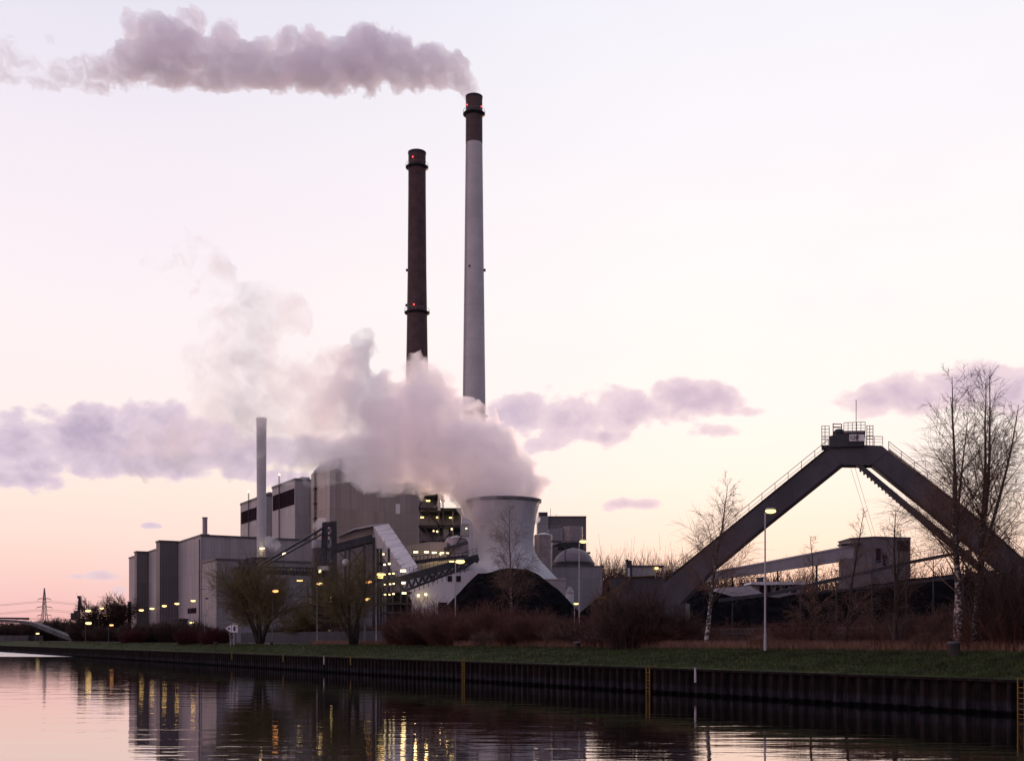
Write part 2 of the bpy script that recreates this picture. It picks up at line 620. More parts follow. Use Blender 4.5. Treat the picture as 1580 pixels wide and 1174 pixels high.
def mat_grass_ground():
    m, g, out = new_mat('bank turf')
    co = g.node('ShaderNodeTexCoord').outputs['Object']
    n1 = g.noise(co, 0.35, 6.0, 0.65)
    n2 = g.noise(co, 3.0, 5.0, 0.7)
    c = g.mix(g.rng(n1, 0.3, 0.7), (0.016, 0.024, 0.007), (0.048, 0.060, 0.014))
    c = g.mix(g.math('MULTIPLY', g.rng(n2, 0.45, 0.7), 0.7), c, (0.018, 0.022, 0.009))
    c = g.mix(g.math('MULTIPLY', g.rng(g.noise(co, 0.8, 4.0, 0.6), 0.54, 0.70), 0.75), c, (0.085, 0.062, 0.034))
    b = g.node('ShaderNodeBsdfPrincipled', None, Base__Color=c, Roughness=0.9)
    b.inputs['Specular IOR Level'].default_value = 0.1
    bn = g.node('ShaderNodeBump', None, Strength=1.0, Distance=0.12, Height=g.noise(co, 2.5, 6.0, 0.7))
    g.l.new(bn.outputs[0], b.inputs['Normal'])
    g.l.new(b.outputs[0], out.inputs[0])
    return m


def mat_sheet_pile():
    m, g, out = new_mat('sheet pile steel')
    co = g.node('ShaderNodeNewGeometry').outputs['Position']
    sep = g.node('ShaderNodeSeparateXYZ', None, Vector=co)
    sv = g.vmath('MULTIPLY', co, (1.0, 1.0, 0.2))
    n = g.rng(g.noise(sv, 2.5, 6.0, 0.65), 0.35, 0.68)
    c = g.mix(n, (0.006, 0.005, 0.0065), (0.022, 0.015, 0.014))
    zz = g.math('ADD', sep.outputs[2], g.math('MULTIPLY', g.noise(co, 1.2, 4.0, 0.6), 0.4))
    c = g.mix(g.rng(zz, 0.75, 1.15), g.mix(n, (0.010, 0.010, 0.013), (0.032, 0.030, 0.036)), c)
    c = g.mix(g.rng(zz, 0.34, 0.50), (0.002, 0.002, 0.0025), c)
    b = g.node('ShaderNodeBsdfPrincipled', None, Base__Color=c, Roughness=0.85)
    b.inputs['Specular IOR Level'].default_value = 0.05
    bn = g.node('ShaderNodeBump', None, Strength=0.5, Distance=0.02, Height=g.noise(co, 9.0, 4.0, 0.6))
    g.l.new(bn.outputs[0], b.inputs['Normal'])
    g.l.new(b.outputs[0], out.inputs[0])
    return m


def mat_water():
    m, g, out = new_mat('canal water')
    co = g.node('ShaderNodeNewGeometry').outputs['Position']
    sep = g.node('ShaderNodeSeparateXYZ', None, Vector=co)
    yy = sep.outputs[1]
    # long low wavelets, crests roughly across the view
    v1 = g.vmath('MULTIPLY', co, (0.30, 1.0, 0.0))
    n1 = g.noise(v1, 0.55, 3.0, 0.5, 0.4)
    n2 = g.noise(v1, 2.2, 3.0, 0.5, 0.2)
    calm = g.rng(g.noise(g.vmath('MULTIPLY', co, (0.25, 1.0, 0.0)), 0.035, 3.0, 0.5), 0.40, 0.62, 0.25, 1.0)
    # a wind-ruffled sheet of water farther up the canal
    ruff = g.math('MULTIPLY', g.rng(yy, 255.0, 272.0), g.rng(yy, 395.0, 372.0))
    h = g.math('ADD', g.math('MULTIPLY', n1, 0.020), g.math('MULTIPLY', g.math('MULTIPLY', n2, 0.0045), calm))
    bn = g.node('ShaderNodeBump', None, Strength=1.0, Distance=1.0, Height=h)
    rough = g.math('ADD', 0.012, g.math('MULTIPLY', ruff, 0.22))
    lw = g.node('ShaderNodeLayerWeight', None, Blend=0.5, Normal=bn.outputs[0])
    fac = g.rng(lw.outputs['Facing'], 0.50, 0.95, 0.08, 0.90, 'LINEAR')
    gl = g.node('ShaderNodeBsdfGlossy', dict(distribution='GGX'), Color=(0.97, 0.92, 0.925, 1.0), Roughness=rough, Normal=bn.outputs[0])
    df = g.node('ShaderNodeBsdfDiffuse', None, Color=(0.008, 0.011, 0.009, 1.0))
    mx = g.node('ShaderNodeMixShader', None, Fac=fac)
    g.l.new(df.outputs[0], mx.inputs[1])
    g.l.new(gl.outputs[0], mx.inputs[2])
    g.l.new(mx.outputs[0], out.inputs[0])
    return m


M['birch'] = mat_birch()
M['turf'] = mat_grass_ground()
M['pile'] = mat_sheet_pile()
M['water'] = mat_water()

# ------------------------------------------------------------------ the setting
def build_setting():
    def q(s, d, z):
        p = B0 + BU * s + BN * d
        return (p.x, p.y, z)
    # water between the two banks, up and down the canal
    w = MB().poly([q(-900, -58, 0), q(-900, 0.35, 0), q(5000, 0.35, 0), q(5000, -58, 0)])
    o = w.build('water', M['water'])
    tag(o, 'calm dark canal water mirroring the pink sky and the plant', 'water', kind='structure')
    # bank turf strip
    ds = [0.5, 1.2, 2.0, 3.0, 4.0, 5.0, 6.2, 7.5, 9.0, 12.0, 16.0]
    ss = [-200 + 4 * i for i in range(60)] + [40 + 8 * i for i in range(80)] + [700, 900, 1400, 2500, 5000]
    mb = MB()
    for s in ss:
        for d in ds:
            z = bank_z(d)
            nz = mnoise.fractal(Vector((s * 0.25, d * 0.4, 3.0)), 0.8, 2.0, 4) * 0.10 * min(1.0, d / 2)
            mb.v.append(q(s, d, z + nz - (0.05 if d > 12 else 0)))
    n = len(ds)
    for i in range(len(ss) - 1):
        for j in range(n - 1):
            a = i * n + j
            mb.f.append((a, a + 1, a + n + 1, a + n))
    o = mb.build('grass_bank', M['turf'], smooth=True)
    tag(o, 'dark green grass slope rising from the quay wall', 'bank', kind='structure')
    # yard ground out to the horizon
    mb = MB().poly([q(-9000, 14.5, GZ - .03), q(-9000, 15000, GZ - .03), q(15000, 15000, GZ - .03), q(15000, 14.5, GZ - .03)])
    o = mb.build('ground', M['soil'])
    tag(o, 'dark bare yard ground behind the bank', 'ground', kind='structure')
    # the photographer's own bank
    mb = MB().prism([q(-900, -56.5, 0), q(5000, -56.5, 0), q(5000, -2500, 0), q(-900, -2500, 0)][::-1], -2, 2.4)
    o = mb.build('near_bank', M['turf'])
    tag(o, 'grass bank on the near side of the canal', 'bank', kind='structure')

    # sheet pile wall
    mb = MB()
    pitch, amp = 0.95, 0.32
    prof = [(0.0, 0), (0.30, 0), (0.45, 1), (0.80, 1)]
    pts = []
    i = 0
    s = -60.0
    while s < 640:
        for f, k in prof:
            pts.append((s + f * pitch, k * amp - 0.02))
        s += pitch
    for s, d in pts:
        p = B0 + BU * s + BN * d
        mb.v.append((p.x, p.y, -1.2))
        mb.v.append((p.x, p.y, 1.86))
    for k in range(len(pts) - 1):
        a = 2 * k
        mb.f.append((a, a + 2, a + 3, a + 1))
    root = thing('quay_wall', q(0, 0, 0), 'dark rusty sheet pile quay wall along the canal', 'quay wall')
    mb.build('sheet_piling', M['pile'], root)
    cap = MB()
    a, b = B0 + BU * -60 + BN * 0.20, B0 + BU * 640 + BN * 0.20
    cap.beam(Vector((a.x, a.y, 1.93)), Vector((b.x, b.y, 1.93)), 0.66, 0.15)
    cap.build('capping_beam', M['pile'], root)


build_setting()


def ladder(px, kind, label):
    p = bank(px, -0.10, 0)
    root = thing('mooring_ladder' if kind == 'ladder' else 'marker_post', p, label, 'ladder' if kind == 'ladder' else 'marker post')
    if kind == 'stake':
        MB().box(p + Vector((0, 0, 1.55)), (0.14, 0.10, 1.0), (BU, BN, UP)).build('post', M['yellow'], root)
        MB().box(p + Vector((0, 0, 2.08)), (0.18, 0.14, 0.07), (BU, BN, UP)).build('cap', M['yellow'], root)
        return
    if kind == 'post':
        MB().box(p + Vector((0, 0, 1.52)), (0.16, 0.10, 1.05), (BU, BN, UP)).build('post', M['galv'], root)
        MB().box(p + Vector((0, 0, 2.09)), (0.22, 0.16, 0.08), (BU, BN, UP)).build('cap', M['steel_grey'], root)
        return
    m = MB()
    for s in (-1, 1):
        a = p + BU * 0.2 * s
        m.box(a + Vector((0, 0, 0.95)), (0.06, 0.10, 2.3), (BU, BN, UP))
        m.box(a + BN * 0.38 + Vector((0, 0, 2.13)), (0.06, 0.86, 0.06), (BU, BN, UP))
    for k in range(7):
        m.box(p + Vector((0, 0, 0.1 + 0.3 * k)), (0.36, 0.04, 0.04), (BU, BN, UP))
    m.build('ladder_frame', M['yellow'], root)


ladder(1576, 'ladder', 'yellow steel ladder on the quay wall at the right edge')
ladder(1000, 'ladder', 'yellow steel ladder on the quay wall below the left foot of the portal')
ladder(1073, 'post', 'white marker post on the quay wall below the lone birch')
ladder(715, 'ladder', 'yellow steel ladder on the quay wall below the coal heap')
ladder(541, 'stake', 'short yellow marker post on the quay wall below the narrow willow')
ladder(437, 'stake', 'short yellow marker post on the quay wall below the round willow')
ladder(500, 'post', 'white marker post on the quay wall between the two willows')
ladder(358, 'stake', 'short yellow marker post on the quay wall below the arrow sign')


def bollard(px, d, h, r, label):
    p = bank(px, d)
    root = thing('bollard', p, label, 'bollard')
    MB().lathe([(r * 1.15, p.z - .1), (r * 1.15, p.z + .06), (r, p.z + .1), (r * .92, p.z + h * .8)], p, 14).build('base', M['bark_dark'], root, smooth=True, auto=40)
    MB().lathe([(r * 1.12, p.z + h * .8), (r * 1.12, p.z + h * .95), (r * .8, p.z + h)], p, 14).build('cap', M['steel_dark'], root, smooth=True, auto=40)


bollard(1472, 7.0, 0.95, 0.40, 'dark round mooring bollard on the grass below the right birches')
bollard(891, 7.5, 0.75, 0.33, 'dark round mooring bollard on the grass below the coal heap')
bollard(419, 7.5, 0.6, 0.3, 'small dark mooring bollard on the grass beside the round willow')
bollard(333, 6.5, 0.6, 0.3, 'small dark mooring bollard on the grass left of the arrow sign')

# ------------------------------------------------------------------ buildings of the plant
def block_fp(cpx, Y, rpx, lpx):
    A = ground(cpx, Y)
    B = along(A, VD, rpx)
    C = along(A, UD, lpx)
    return [A, B, B + (C - A), C]


def roof_edge(root, fp, z, mat=None, h=0.5, out=0.12, name='parapet'):
    c = sum((Vector(p) for p in fp), Vector((0, 0, 0))) / len(fp)
    m = MB()
    n = len(fp)
    up = [Vector(p) + (Vector(p) - c).normalized() * out * 1.4 for p in fp]
    for k in range(n):
        a, b = up[k].copy(), up[(k + 1) % n].copy()
        a.z = b.z = z - h / 2 + 0.05
        m.beam(a, b, 0.30, h)
    return m.build(name, mat or M['trim'], root)


def simple_hall(name, label, cpx, Y, rpx, lpx, topy, mat, cat='hall'):
    fp = block_fp(cpx, Y, rpx, lpx)
    z = Zof(topy, Y)
    root = thing(name, fp[0], label, cat)
    MB().prism(fp, GZ - 0.2, z).build('wall', M[mat], root)
    roof_edge(root, fp, z + 0.3)
    return root, fp, z


# long machine hall with two stair towers on its left side
A = ground(310, 330)
hall, fp, hz = simple_hall('machine_hall', 'long pale grey windowless hall with a pink lit end wall', 310, 330, 505, 199, 826, 'clad_grey')
# facade pipe, gate, ventilator stack on it
pp = along(A, UD, 308.5) - VD * 0.2
MB().tube([Vector((pp.x, pp.y, GZ)), Vector((pp.x, pp.y, hz - 1))], 0.16, 8).build('downpipe', M['trim'], hall)
g0, g1 = along(A, UD, 303), along(A, UD, 290)
m = MB()
m.hexa([Vector((p.x, p.y, z)) - VD * o for z in (Zof(946, 340), Zof(938, 340)) for p, o in ((g0, .12), (g1, .12), (g1, -.1), (g0, -.1))])
m.build('window', M['louvre'], hall)
vs = along(A, UD, 296) + VD * 4
MB().lathe([(1.4, hz), (1.4, hz + 1.5), (0.75, hz + 1.6), (0.75, hz + 6.3), (0.9, hz + 6.4), (0.9, hz + 6.7)], vs, 16).build('ventilator_stack', M['tank_brown'], hall, smooth=True, auto=40)


def stair_tower(wpx, opx, bpx, topy, label):
    W = along(A, UD, wpx)
    O = along(W, -VD, opx)
    Bk = along(O, UD, bpx)
    fp = [O, W + VD * 0.0, W + (Bk - O), Bk]
    z = Zof(topy, W.y)
    root = thing('stair_tower', O, label, 'stair tower', 'stair towers of the hall')
    MB().prism([p - VD * 0.02 for p in fp], GZ - .2, z).build('wall', M['clad_dark'], root)
    roof_edge(root, fp, z + .3)


stair_tower(275, 246.5, 241, 836, 'tall dark grey stair tower, the nearer of the two on the long hall')
stair_tower(229.5, 211, 207.5, 852, 'tall dark grey stair tower at the far end of the long hall')

ann, afp, az_ = simple_hall('low_hall', 'low grey hall with a pink end wall behind the round willow', 334, 290, 486, 312, 863, 'clad_mid')
d0, d1 = along(afp[0], UD, 318), along(afp[0], UD, 314)
MB().hexa([Vector((p.x, p.y, z)) - VD * o for z in (GZ, GZ + 4.2) for p, o in ((d0, .12), (d1, .12), (d1, -.1), (d0, -.1))]).build('door', M['louvre'], ann)

# two boiler houses with brown louvre bands
def boiler_house(cpx, Y, rpx, lpx, topy, label, band):
    fp = block_fp(cpx, Y, rpx, lpx)
    z = Zof(topy, Y)
    root = thing('boiler_house', fp[0], label, 'boiler house')
    MB().prism(fp, GZ - .2, z).build('wall', M['clad_grey'], root)
    roof_edge(root, fp, z + .3, h=0.8)
    a, b = fp[0], fp[3]
    a2, b2 = a + (b - a) * 0.02 - VD * .15, b - (b - a) * 0.04 - VD * .15
    H = z - GZ
    m = MB()
    m.hexa([Vector((p.x, p.y, zz)) + VD * o for zz in (z - band[1], z - band[0]) for p, o in ((a2, 0), (b2, 0), (b2, .3), (a2, .3))])
    m.build('louvre_band', M['louvre'], root)
    # ladder mast with lamp on the end wall
    c = a + (b - a) * 0.62 - VD * .5
    m = MB()
    for o in (-.5, .5):
        p = c + UD * o
        m.beam(Vector((p.x, p.y, GZ + 20)), Vector((p.x, p.y, z + 3.0)), .18)
    k = GZ + 20
    while k < z + 3:
        m.beam(Vector((c.x, c.y, k)) - UD * .5, Vector((c.x, c.y, k)) + UD * .5, .12)
        k += 1.6
    lad = m.build('ladder', M['steel_dark'], root)
    MB().blob((c.x, c.y, z + 3.6), .38).build('lamp', M['lamp_white'], lad)
    # plant on the roof
    m = MB()
    r0 = (fp[0] + fp[1]) / 2 + UD * 6
    m.box((r0.x, r0.y, z + .8), (3, 4, 1.6), (VD, UD, UP))
    m.build('roof_unit', M['steel_grey'], root)
    return root, fp, z


boiler_house(411, 415, 440, 371, 763, 'tall grey boiler house with a brown louvre band, behind the slim white chimney', (3.4, 8.2))
boiler_house(455, 388, 500, 420, 739, 'tall grey boiler house with a brown louvre band, beside the big beige one', (3.2, 8.8))

# big beige boiler house with bevelled roof, partly behind the steam
fp = block_fp(508, 370, 647, 480)
z = Zof(722, 370)
bh = thing('boiler_house', fp[0], 'huge beige ribbed boiler house with a sloping roof edge half hidden by steam', 'boiler house')
MB().prism(fp, GZ - .2, z).build('wall', M['clad_beige'], bh)
c = sum(fp, Vector()) / 4
ins = [p + (c - p) * 0.16 for p in fp]
zt = Zof(706, 372)
MB().hexa([Vector((p.x, p.y, z + .01)) for p in fp] + [Vector((p.x, p.y, zt)) for p in ins]).build('roof', M['clad_dark'], bh)
m = MB()
for k in range(9):
    t = k / 8
    m.beam(Vector((ins[0].x, ins[0].y, zt)) .lerp(Vector((ins[1].x, ins[1].y, zt)), t), Vector((ins[0].x, ins[0].y, zt + 1.1)).lerp(Vector((ins[1].x, ins[1].y, zt + 1.1)), t), .1)
m.beam(Vector((ins[0].x, ins[0].y, zt + 1.1)), Vector((ins[1].x, ins[1].y, zt + 1.1)), .1)
m.build('railing', M['steel_dark'], bh)
# roof plant boxes
m = MB()
for t, w, h in ((.25, 5, 1.6), (.5, 9, 2.4), (.8, 4, 1.2)):
    p = ins[3].lerp(ins[2], t) * .5 + ins[0].lerp(ins[1], t) * .5
    m.box((p.x, p.y, zt + h / 2), (w, 6, h), (VD, UD, UP))
m.build('roof_unit', M['clad_dark'], bh)
# cable ladder on the corner face
m = MB()
a = fp[0].lerp(fp[3], .72) - VD * .35
for o in (-.6, .6):
    p = a + UD * o
    m.beam(Vector((p.x, p.y, GZ + 22)), Vector((p.x, p.y, z + 1)), .25)
k = GZ + 22
i = 0
while k < z:
    m.beam(Vector((a.x, a.y, k)) - UD * .8, Vector((a.x, a.y, k)) + UD * .8, .35 if i % 3 else .8)
    k += 1.7
    i += 1
m.build('ladder', M['steel_dark'], bh)
cp = fp[0] - VD * .05 - UD * .05
MB().beam(Vector((cp.x, cp.y, GZ)), Vector((cp.x, cp.y, z)), .5).build('corner_trim', M['clad_pale'], bh)
wv0, wv1 = along(fp[0], VD, 610.5) - UD * .12, along(fp[0], VD, 617) - UD * .12
MB().hexa([Vector((p.x, p.y, zz)) + UD * o for zz in (Zof(792, wv0.y), Zof(777, wv0.y)) for p, o in ((wv0, 0), (wv1, 0), (wv1, .3), (wv0, .3))]).build('vent_panel', M['white'], bh)
BHFP = fp


def lamp_boxes(root, lst, mat, Y, name='lamp', watt=0.0):
    """lst of (px, py, w_px, h_px): fixture boxes that glow"""
    for px, py, w, h in lst:
        c = P(px, py, Y)
        k = Y / F
        m = MB()
        m.box(c, (w * k * .84, 0.5, h * k * .86))
        lo = m.build(name, mat, root)
        if watt:
            ld = bpy.data.lights.new('lamp_light', 'POINT')
            ld.energy = watt
            ld.color = (1.0, 0.66, 0.26)
            ld.shadow_soft_size = 0.4
            li = bpy.data.objects.new('lamp_light', ld)
            COL.objects.link(li)
            li.parent = lo
            li.location = c - ORG[root.name] + Vector((0, -1.0, -0.4))


# open steel frame with floors, lamps and a back wall
Y = 352
fr = thing('steel_frame_building', ground(680, Y), 'open dark steel frame with lit floors beside the beige boiler house', 'frame building')
back = MB().sheet([(647, 768), (676, 768), (676, 784), (712, 788), (712, 960), (647, 960)], Y + 14, 2)
back.build('back_wall', M['clad_mid'], fr)
m = MB()
for (x0, x1, y0, y1, dp) in ((646, 676, 755, 759, 16), (646, 682, 761, 764.5, 16), (646, 682, 783, 787.5, 16), (676, 712, 783.5, 786.5, 16), (646, 712, 810, 814, 16), (650, 716, 834, 836, 14), (646, 716, 868, 871, 14)):
    m.sheet([(x0, y0), (x1, y0), (x1, y1), (x0, y1)], Y, dp)
m.build('floor_deck', M['steel_dark'], fr)
m = MB()
for x, y0, y1, w in ((677, 752, 960, 2.4), (683.5, 758, 960, 1.8), (698, 785, 960, 1.5), (710.5, 786, 960, 1.4), (648, 757, 960, 1.2)):
    for dy in (0, 12):
        m.sheet([(x - w / 2, y0), (x + w / 2, y0), (x + w / 2, y1), (x - w / 2, y1)], Y + dy, .5)
m.build('column', M['steel_dark'], fr)
m = MB()
for (a, b) in (((657, 787), (676, 809)), ((655, 815), (672, 836)), ((664, 765), (675, 783)), ((646, 783), (656, 768)), ((684, 836), (700, 814)), ((646, 840), (660, 868))):
    m.beam(P(*a, Y - .3), P(*b, Y - .3), .4)
m.build('brace', M['steel_dark'], fr)
m = MB()
for yb in (783, 810, 834):
    for k in range(3):
        m.beam(P(646, yb - 2 - k * 2.2, Y - .2), P(682 if yb < 800 else 712, yb - 2 - k * 2.2, Y - .2), .10)
m.build('railing', M['steel_grey'], fr)
m = MB().sheet([(664, 816), (684, 816), (684, 828), (676, 832), (664, 826)], Y + 3, 4)
m.build('hopper', M['steel_dark'], fr)
MB().sheet([(684, 815), (692, 815), (692, 833), (684, 833)], Y + 2, 3).build('cabin', M['clad_pale'], fr)
MB().tube([P(677.5, 787, Y - 1), P(677.5, 748, Y - 1)], .45, 10).build('vent_pipe', M['clad_pale'], fr)
lamp_boxes(fr, [(660.5, 772.5, 7.5, 2.6), (651, 798, 7, 2.4), (696, 798.5, 7, 2.2), (675, 798, 4.5, 2.4)], M['lamp_pale'], Y + 1, watt=260)
lamp_boxes(fr, [(678.8, 773, 3.4, 2.6), (669, 819, 2.4, 2.2), (674.5, 819.8, 3, 2.6), (697, 816, 2.8, 2.6), (674.5, 837.5, 4, 2.6), (696.5, 837.5, 3.2, 2.6), (678.5, 838, 2, 2)], M['lamp_white'], Y - 1)

# low process hall with a sloping roof below the frame, row of lights
Y = 318
ph = thing('process_hall', ground(660, Y), 'low warm grey process building with a sloping roof under the steel frame', 'hall')
MB().sheet([(612, 845), (660, 836), (690, 836), (690, 960), (612, 960)], Y, 22).build('wall', M['clad_beige'], ph)
MB().sheet([(632, 866), (690, 863), (700, 866), (722, 866), (722, 960), (632, 960)], Y - 8, 8).build('annex', M['clad_mid'], ph)
m = MB()
m.sheet([(630, 866), (664, 861), (700, 858), (722, 856), (722, 860), (700, 862), (664, 866), (630, 871)], Y - 12, 2)
m.build('gantry', M['steel_dark'], ph)
m = MB()
random.seed(5)
for k in range(14):
    x = 636 + k * 6
    m.beam(P(x, 866, Y - 12.5), P(x, 852 + random.random() * 6, Y - 12.5), .22)
m.beam(P(634, 858, Y - 12.5), P(722, 852, Y - 12.5), .18)
m.build('railing', M['steel_dark'], ph)
lamp_boxes(ph, [(641.5, 851.5, 8, 2.8), (658, 851.5, 8, 2.8), (670, 852.5, 8, 2.8), (682, 853, 7, 2.4), (679, 855, 4, 2.4), (690.5, 853.5, 5, 2.8)], M['lamp_white'], Y - 10, watt=140)

# round storage tank
Y = 322
tk = thing('round_tank', ground(704, Y), 'brownish round tank half hidden by the cooling tower', 'tank')
cc = ground(704, Y)
k = Y / F
MB().lathe([(19 * k, GZ), (19 * k, Zof(838, Y)), (15 * k, Zof(830, Y)), (2 * k, Zof(826, Y))], cc, 40).build('shell', M['tank_brown'], tk, smooth=True, auto=30)
m = MB()
m.box(P(717, 818, Y - 4), (2.4, 2.4, 3.5))
m.build('cabin', M['steel_grey'], tk)
lamp_boxes(tk, [(719.5, 815, 3, 1.8)], M['lamp_white'], Y - 6)
m = MB()
m.beam(P(685, 848, Y - 5), P(722, 836, Y - 5), .8, 1.0)
m.beam(P(690, 862, Y - 5), P(712, 828, Y - 5), .4)
m.build('walkway', M['steel_dark'], tk)

# ------------------------------------------------------------------ chimneys
def chimney(name, px, Y, prof_px, mat, label, band=None, plats=(), lamps=(), knobs=()):
    k = Y / F
    c = ground(px, Y)
    root = thing(name, c, label, 'chimney')
    top = prof_px[0][1]

    def r_at(y):
        for (ra, ya), (rb, yb) in zip(prof_px, prof_px[1:]):
            if ya <= y <= yb:
                return (ra + (rb - ra) * (y - ya) / (yb - ya)) * k
        return prof_px[-1][0] * k
    prof = [(r * k, Zof(y, Y)) for r, y in reversed(prof_px)]
    prof[0] = (prof[0][0], GZ)
    if band:
        low = [q for q in prof if q[1] < Zof(band, Y)] + [(r_at(band), Zof(band, Y))]
        upp = [(r_at(band) + .04, Zof(band, Y))] + [(q[0] + .04, q[1]) for q in prof if q[1] > Zof(band, Y)]
        MB().lathe(low, c, 40).build('shaft', M[mat], root, smooth=True, auto=40)
        MB().lathe(upp, c, 40).build('dark_band', M['brick_top'], root, smooth=True, auto=40)
    else:
        MB().lathe(prof, c, 40).build('shaft', M[mat], root, smooth=True, auto=40)
    zt = Zof(top, Y)
    rt = prof_px[0][0] * k
    MB().lathe([(rt + .12, zt - .7), (rt + .2, zt + .05), (rt * .9, zt + .05), (rt * .88, zt - .6)], c, 40, cap=False).build('rim', M['black_rim'], root, smooth=True, auto=40)
    for y in plats:
        zz = Zof(y, Y)
        r = r_at(y)
        pl = MB().lathe([(r * .98, zz - .9), (r + 1.15, zz - .1), (r + 1.15, zz + .15), (r * .98, zz + .15)], c, 32, cap=False).build('platform', M['steel_dark'], root)
        m = MB()
        for j in range(20):
            a = 2 * math.pi * j / 20
            m.beam((c.x + (r + 1.08) * math.cos(a), c.y + (r + 1.08) * math.sin(a), zz + .15), (c.x + (r + 1.08) * math.cos(a), c.y + (r + 1.08) * math.sin(a), zz + 1.4), .07)
        m.lathe([(r + 1.05, zz + 1.36), (r + 1.11, zz + 1.36), (r + 1.11, zz + 1.44), (r + 1.05, zz + 1.44)], c, 32, cap=False)
        m.build('railing', M['steel_grey'], pl)
    for (x, y, lit) in lamps:
        r = r_at(y)
        dx = (x - px) * k
        dy = -math.sqrt(max(0, r * r - dx * dx)) - .3
        MB().blob((c.x + dx, c.y + dy, Zof(y, Y)), .27 if lit else .42).build('warning_lamp', M['lamp_red'] if lit else M['steel_dark'], root)
    for (side, y) in knobs:
        r = r_at(y) + .35
        MB().box((c.x + side * r, c.y, Zof(y, Y)), (.8, .8, .9)).build('bracket', M['steel_dark'], root)
    # climbing ladder on the back left
    m = MB()
    for q0, q1 in zip(prof, prof[1:]):
        for da in (-.08, .08):
            a = math.radians(215) + da
            m.beam((c.x + (q0[0] + .3) * math.cos(a), c.y + (q0[0] + .3) * math.sin(a), q0[1]), (c.x + (q1[0] + .3) * math.cos(a), c.y + (q1[0] + .3) * math.sin(a), q1[1]), .1)
    m.build('ladder', M['steel_grey'], root)
    return root


chimney('chimney', 643.5, 470, [(13.4, 236), (13.6, 300), (14.5, 420), (16.6, 560), (19.5, 760), (23, 988)], 'brick_brown',
        'tall dark brown chimney with two railed platforms', None, (259, 483), ((638, 248, 1), (640, 474.5, 1), (653, 470, 0)), ((-1, 417), (-1, 471)))
WC = chimney('chimney', 731.5, 440, [(12.6, 150), (12.9, 222), (15, 415), (17.8, 640), (20.5, 800), (24, 988)], 'concrete_chimney',
             'tallest chimney, pale grey with a dark brown top that gives off smoke', 222, (177,), ((721, 166, 1), (743, 168, 1), (724.5, 415, 0)), ((1, 417), (1, 642)))
Y = 328
sc_ = thing('slim_chimney', ground(403.5, Y), 'slim white steel chimney standing before the halls', 'chimney')
k = Y / F
c = ground(403.5, Y)
MB().lathe([(7.4 * k, GZ), (7.4 * k, Zof(850, Y)), (7.0 * k, Zof(760, Y)), (7.6 * k, Zof(655, Y)), (8.3 * k, Zof(646, Y)), (7.6 * k, Zof(645, Y)), (6.6 * k, Zof(648, Y))], c, 32).build('shaft', M['concrete_pale'], sc_, smooth=True, auto=30)
m = MB()
for i in range(60):
    zz = GZ + 26 + i * .9
    if zz > Zof(650, Y):
        break
    m.box((c.x - 7.3 * k, c.y - .2, zz), (.25, .3, .12))
m.build('ladder', M['steel_dark'], sc_)
pl = MB().lathe([(7.2 * k, Zof(862, Y)), (17 * k, Zof(862, Y)), (17 * k, Zof(860.5, Y)), (7.2 * k, Zof(860.5, Y))], c, 20, cap=False).build('platform', M['steel_dark'], sc_)
m = MB()
for j in range(16):
    a = 2 * math.pi * j / 16
    m.beam((c.x + 16.5 * k * math.cos(a), c.y + 16.5 * k * math.sin(a), Zof(860, Y)), (c.x + 16.5 * k * math.cos(a), c.y + 16.5 * k * math.sin(a), Zof(848, Y)), .09)
for yy in (848, 853):
    m.lathe([(16.4 * k, Zof(yy, Y)), (16.6 * k, Zof(yy, Y)), (16.6 * k, Zof(yy, Y) + .1), (16.4 * k, Zof(yy, Y) + .1)], c, 16, cap=False)
m.build('railing', M['steel_grey'], pl)
lamp_boxes(sc_, [(404.5, 846, 8.5, 2.4)], M['lamp_white'], Y - 2.2, watt=80)

# ------------------------------------------------------------------ cooling tower
Y = 330
k = Y / F
c = ground(777, Y)
ct = thing('cooling_tower', c, 'squat pale hyperbolic cooling tower pouring steam', 'cooling tower')
prof = [(96, 908), (83, 893), (72, 881), (61, 869.5), (54, 861), (49.5, 853), (47, 845), (46.3, 836), (46.6, 825), (48, 812), (50, 799), (52.5, 788), (54.6, 780), (55.6, 776.5)]
MB().lathe([(r * k, Zof(y, Y)) for r, y in prof], c, 72, cap=False).build('shell', M['concrete_pale'], ct, smooth=True, auto=60)
MB().lathe([(55.4 * k, Zof(777.5, Y)), (58.8 * k, Zof(775, Y)), (59.6 * k, Zof(773.5, Y)), (59.6 * k, Zof(772, Y)), (56 * k, Zof(772, Y)), (53.5 * k, Zof(779, Y)), (46 * k, Zof(820, Y))], c, 72, cap=False).build('rim', M['steel_grey'], ct, smooth=True, auto=30)
m = MB()
for j in range(36):
    a0 = 2 * math.pi * j / 36
    for s in (-1, 1):
        a1 = a0 + s * math.pi / 36
        m.beam((c.x + 96 * k * math.cos(a0), c.y + 96 * k * math.sin(a0), Zof(907, Y)), (c.x + 103 * k * math.cos(a1), c.y + 103 * k * math.sin(a1), GZ), .5)
m.build('column', M['concrete'], ct)
MB().lathe([(107 * k, GZ - .2), (107 * k, GZ + 1.5), (104 * k, GZ + 1.5)], c, 60, cap=False).build('basin', M['concrete'], ct)

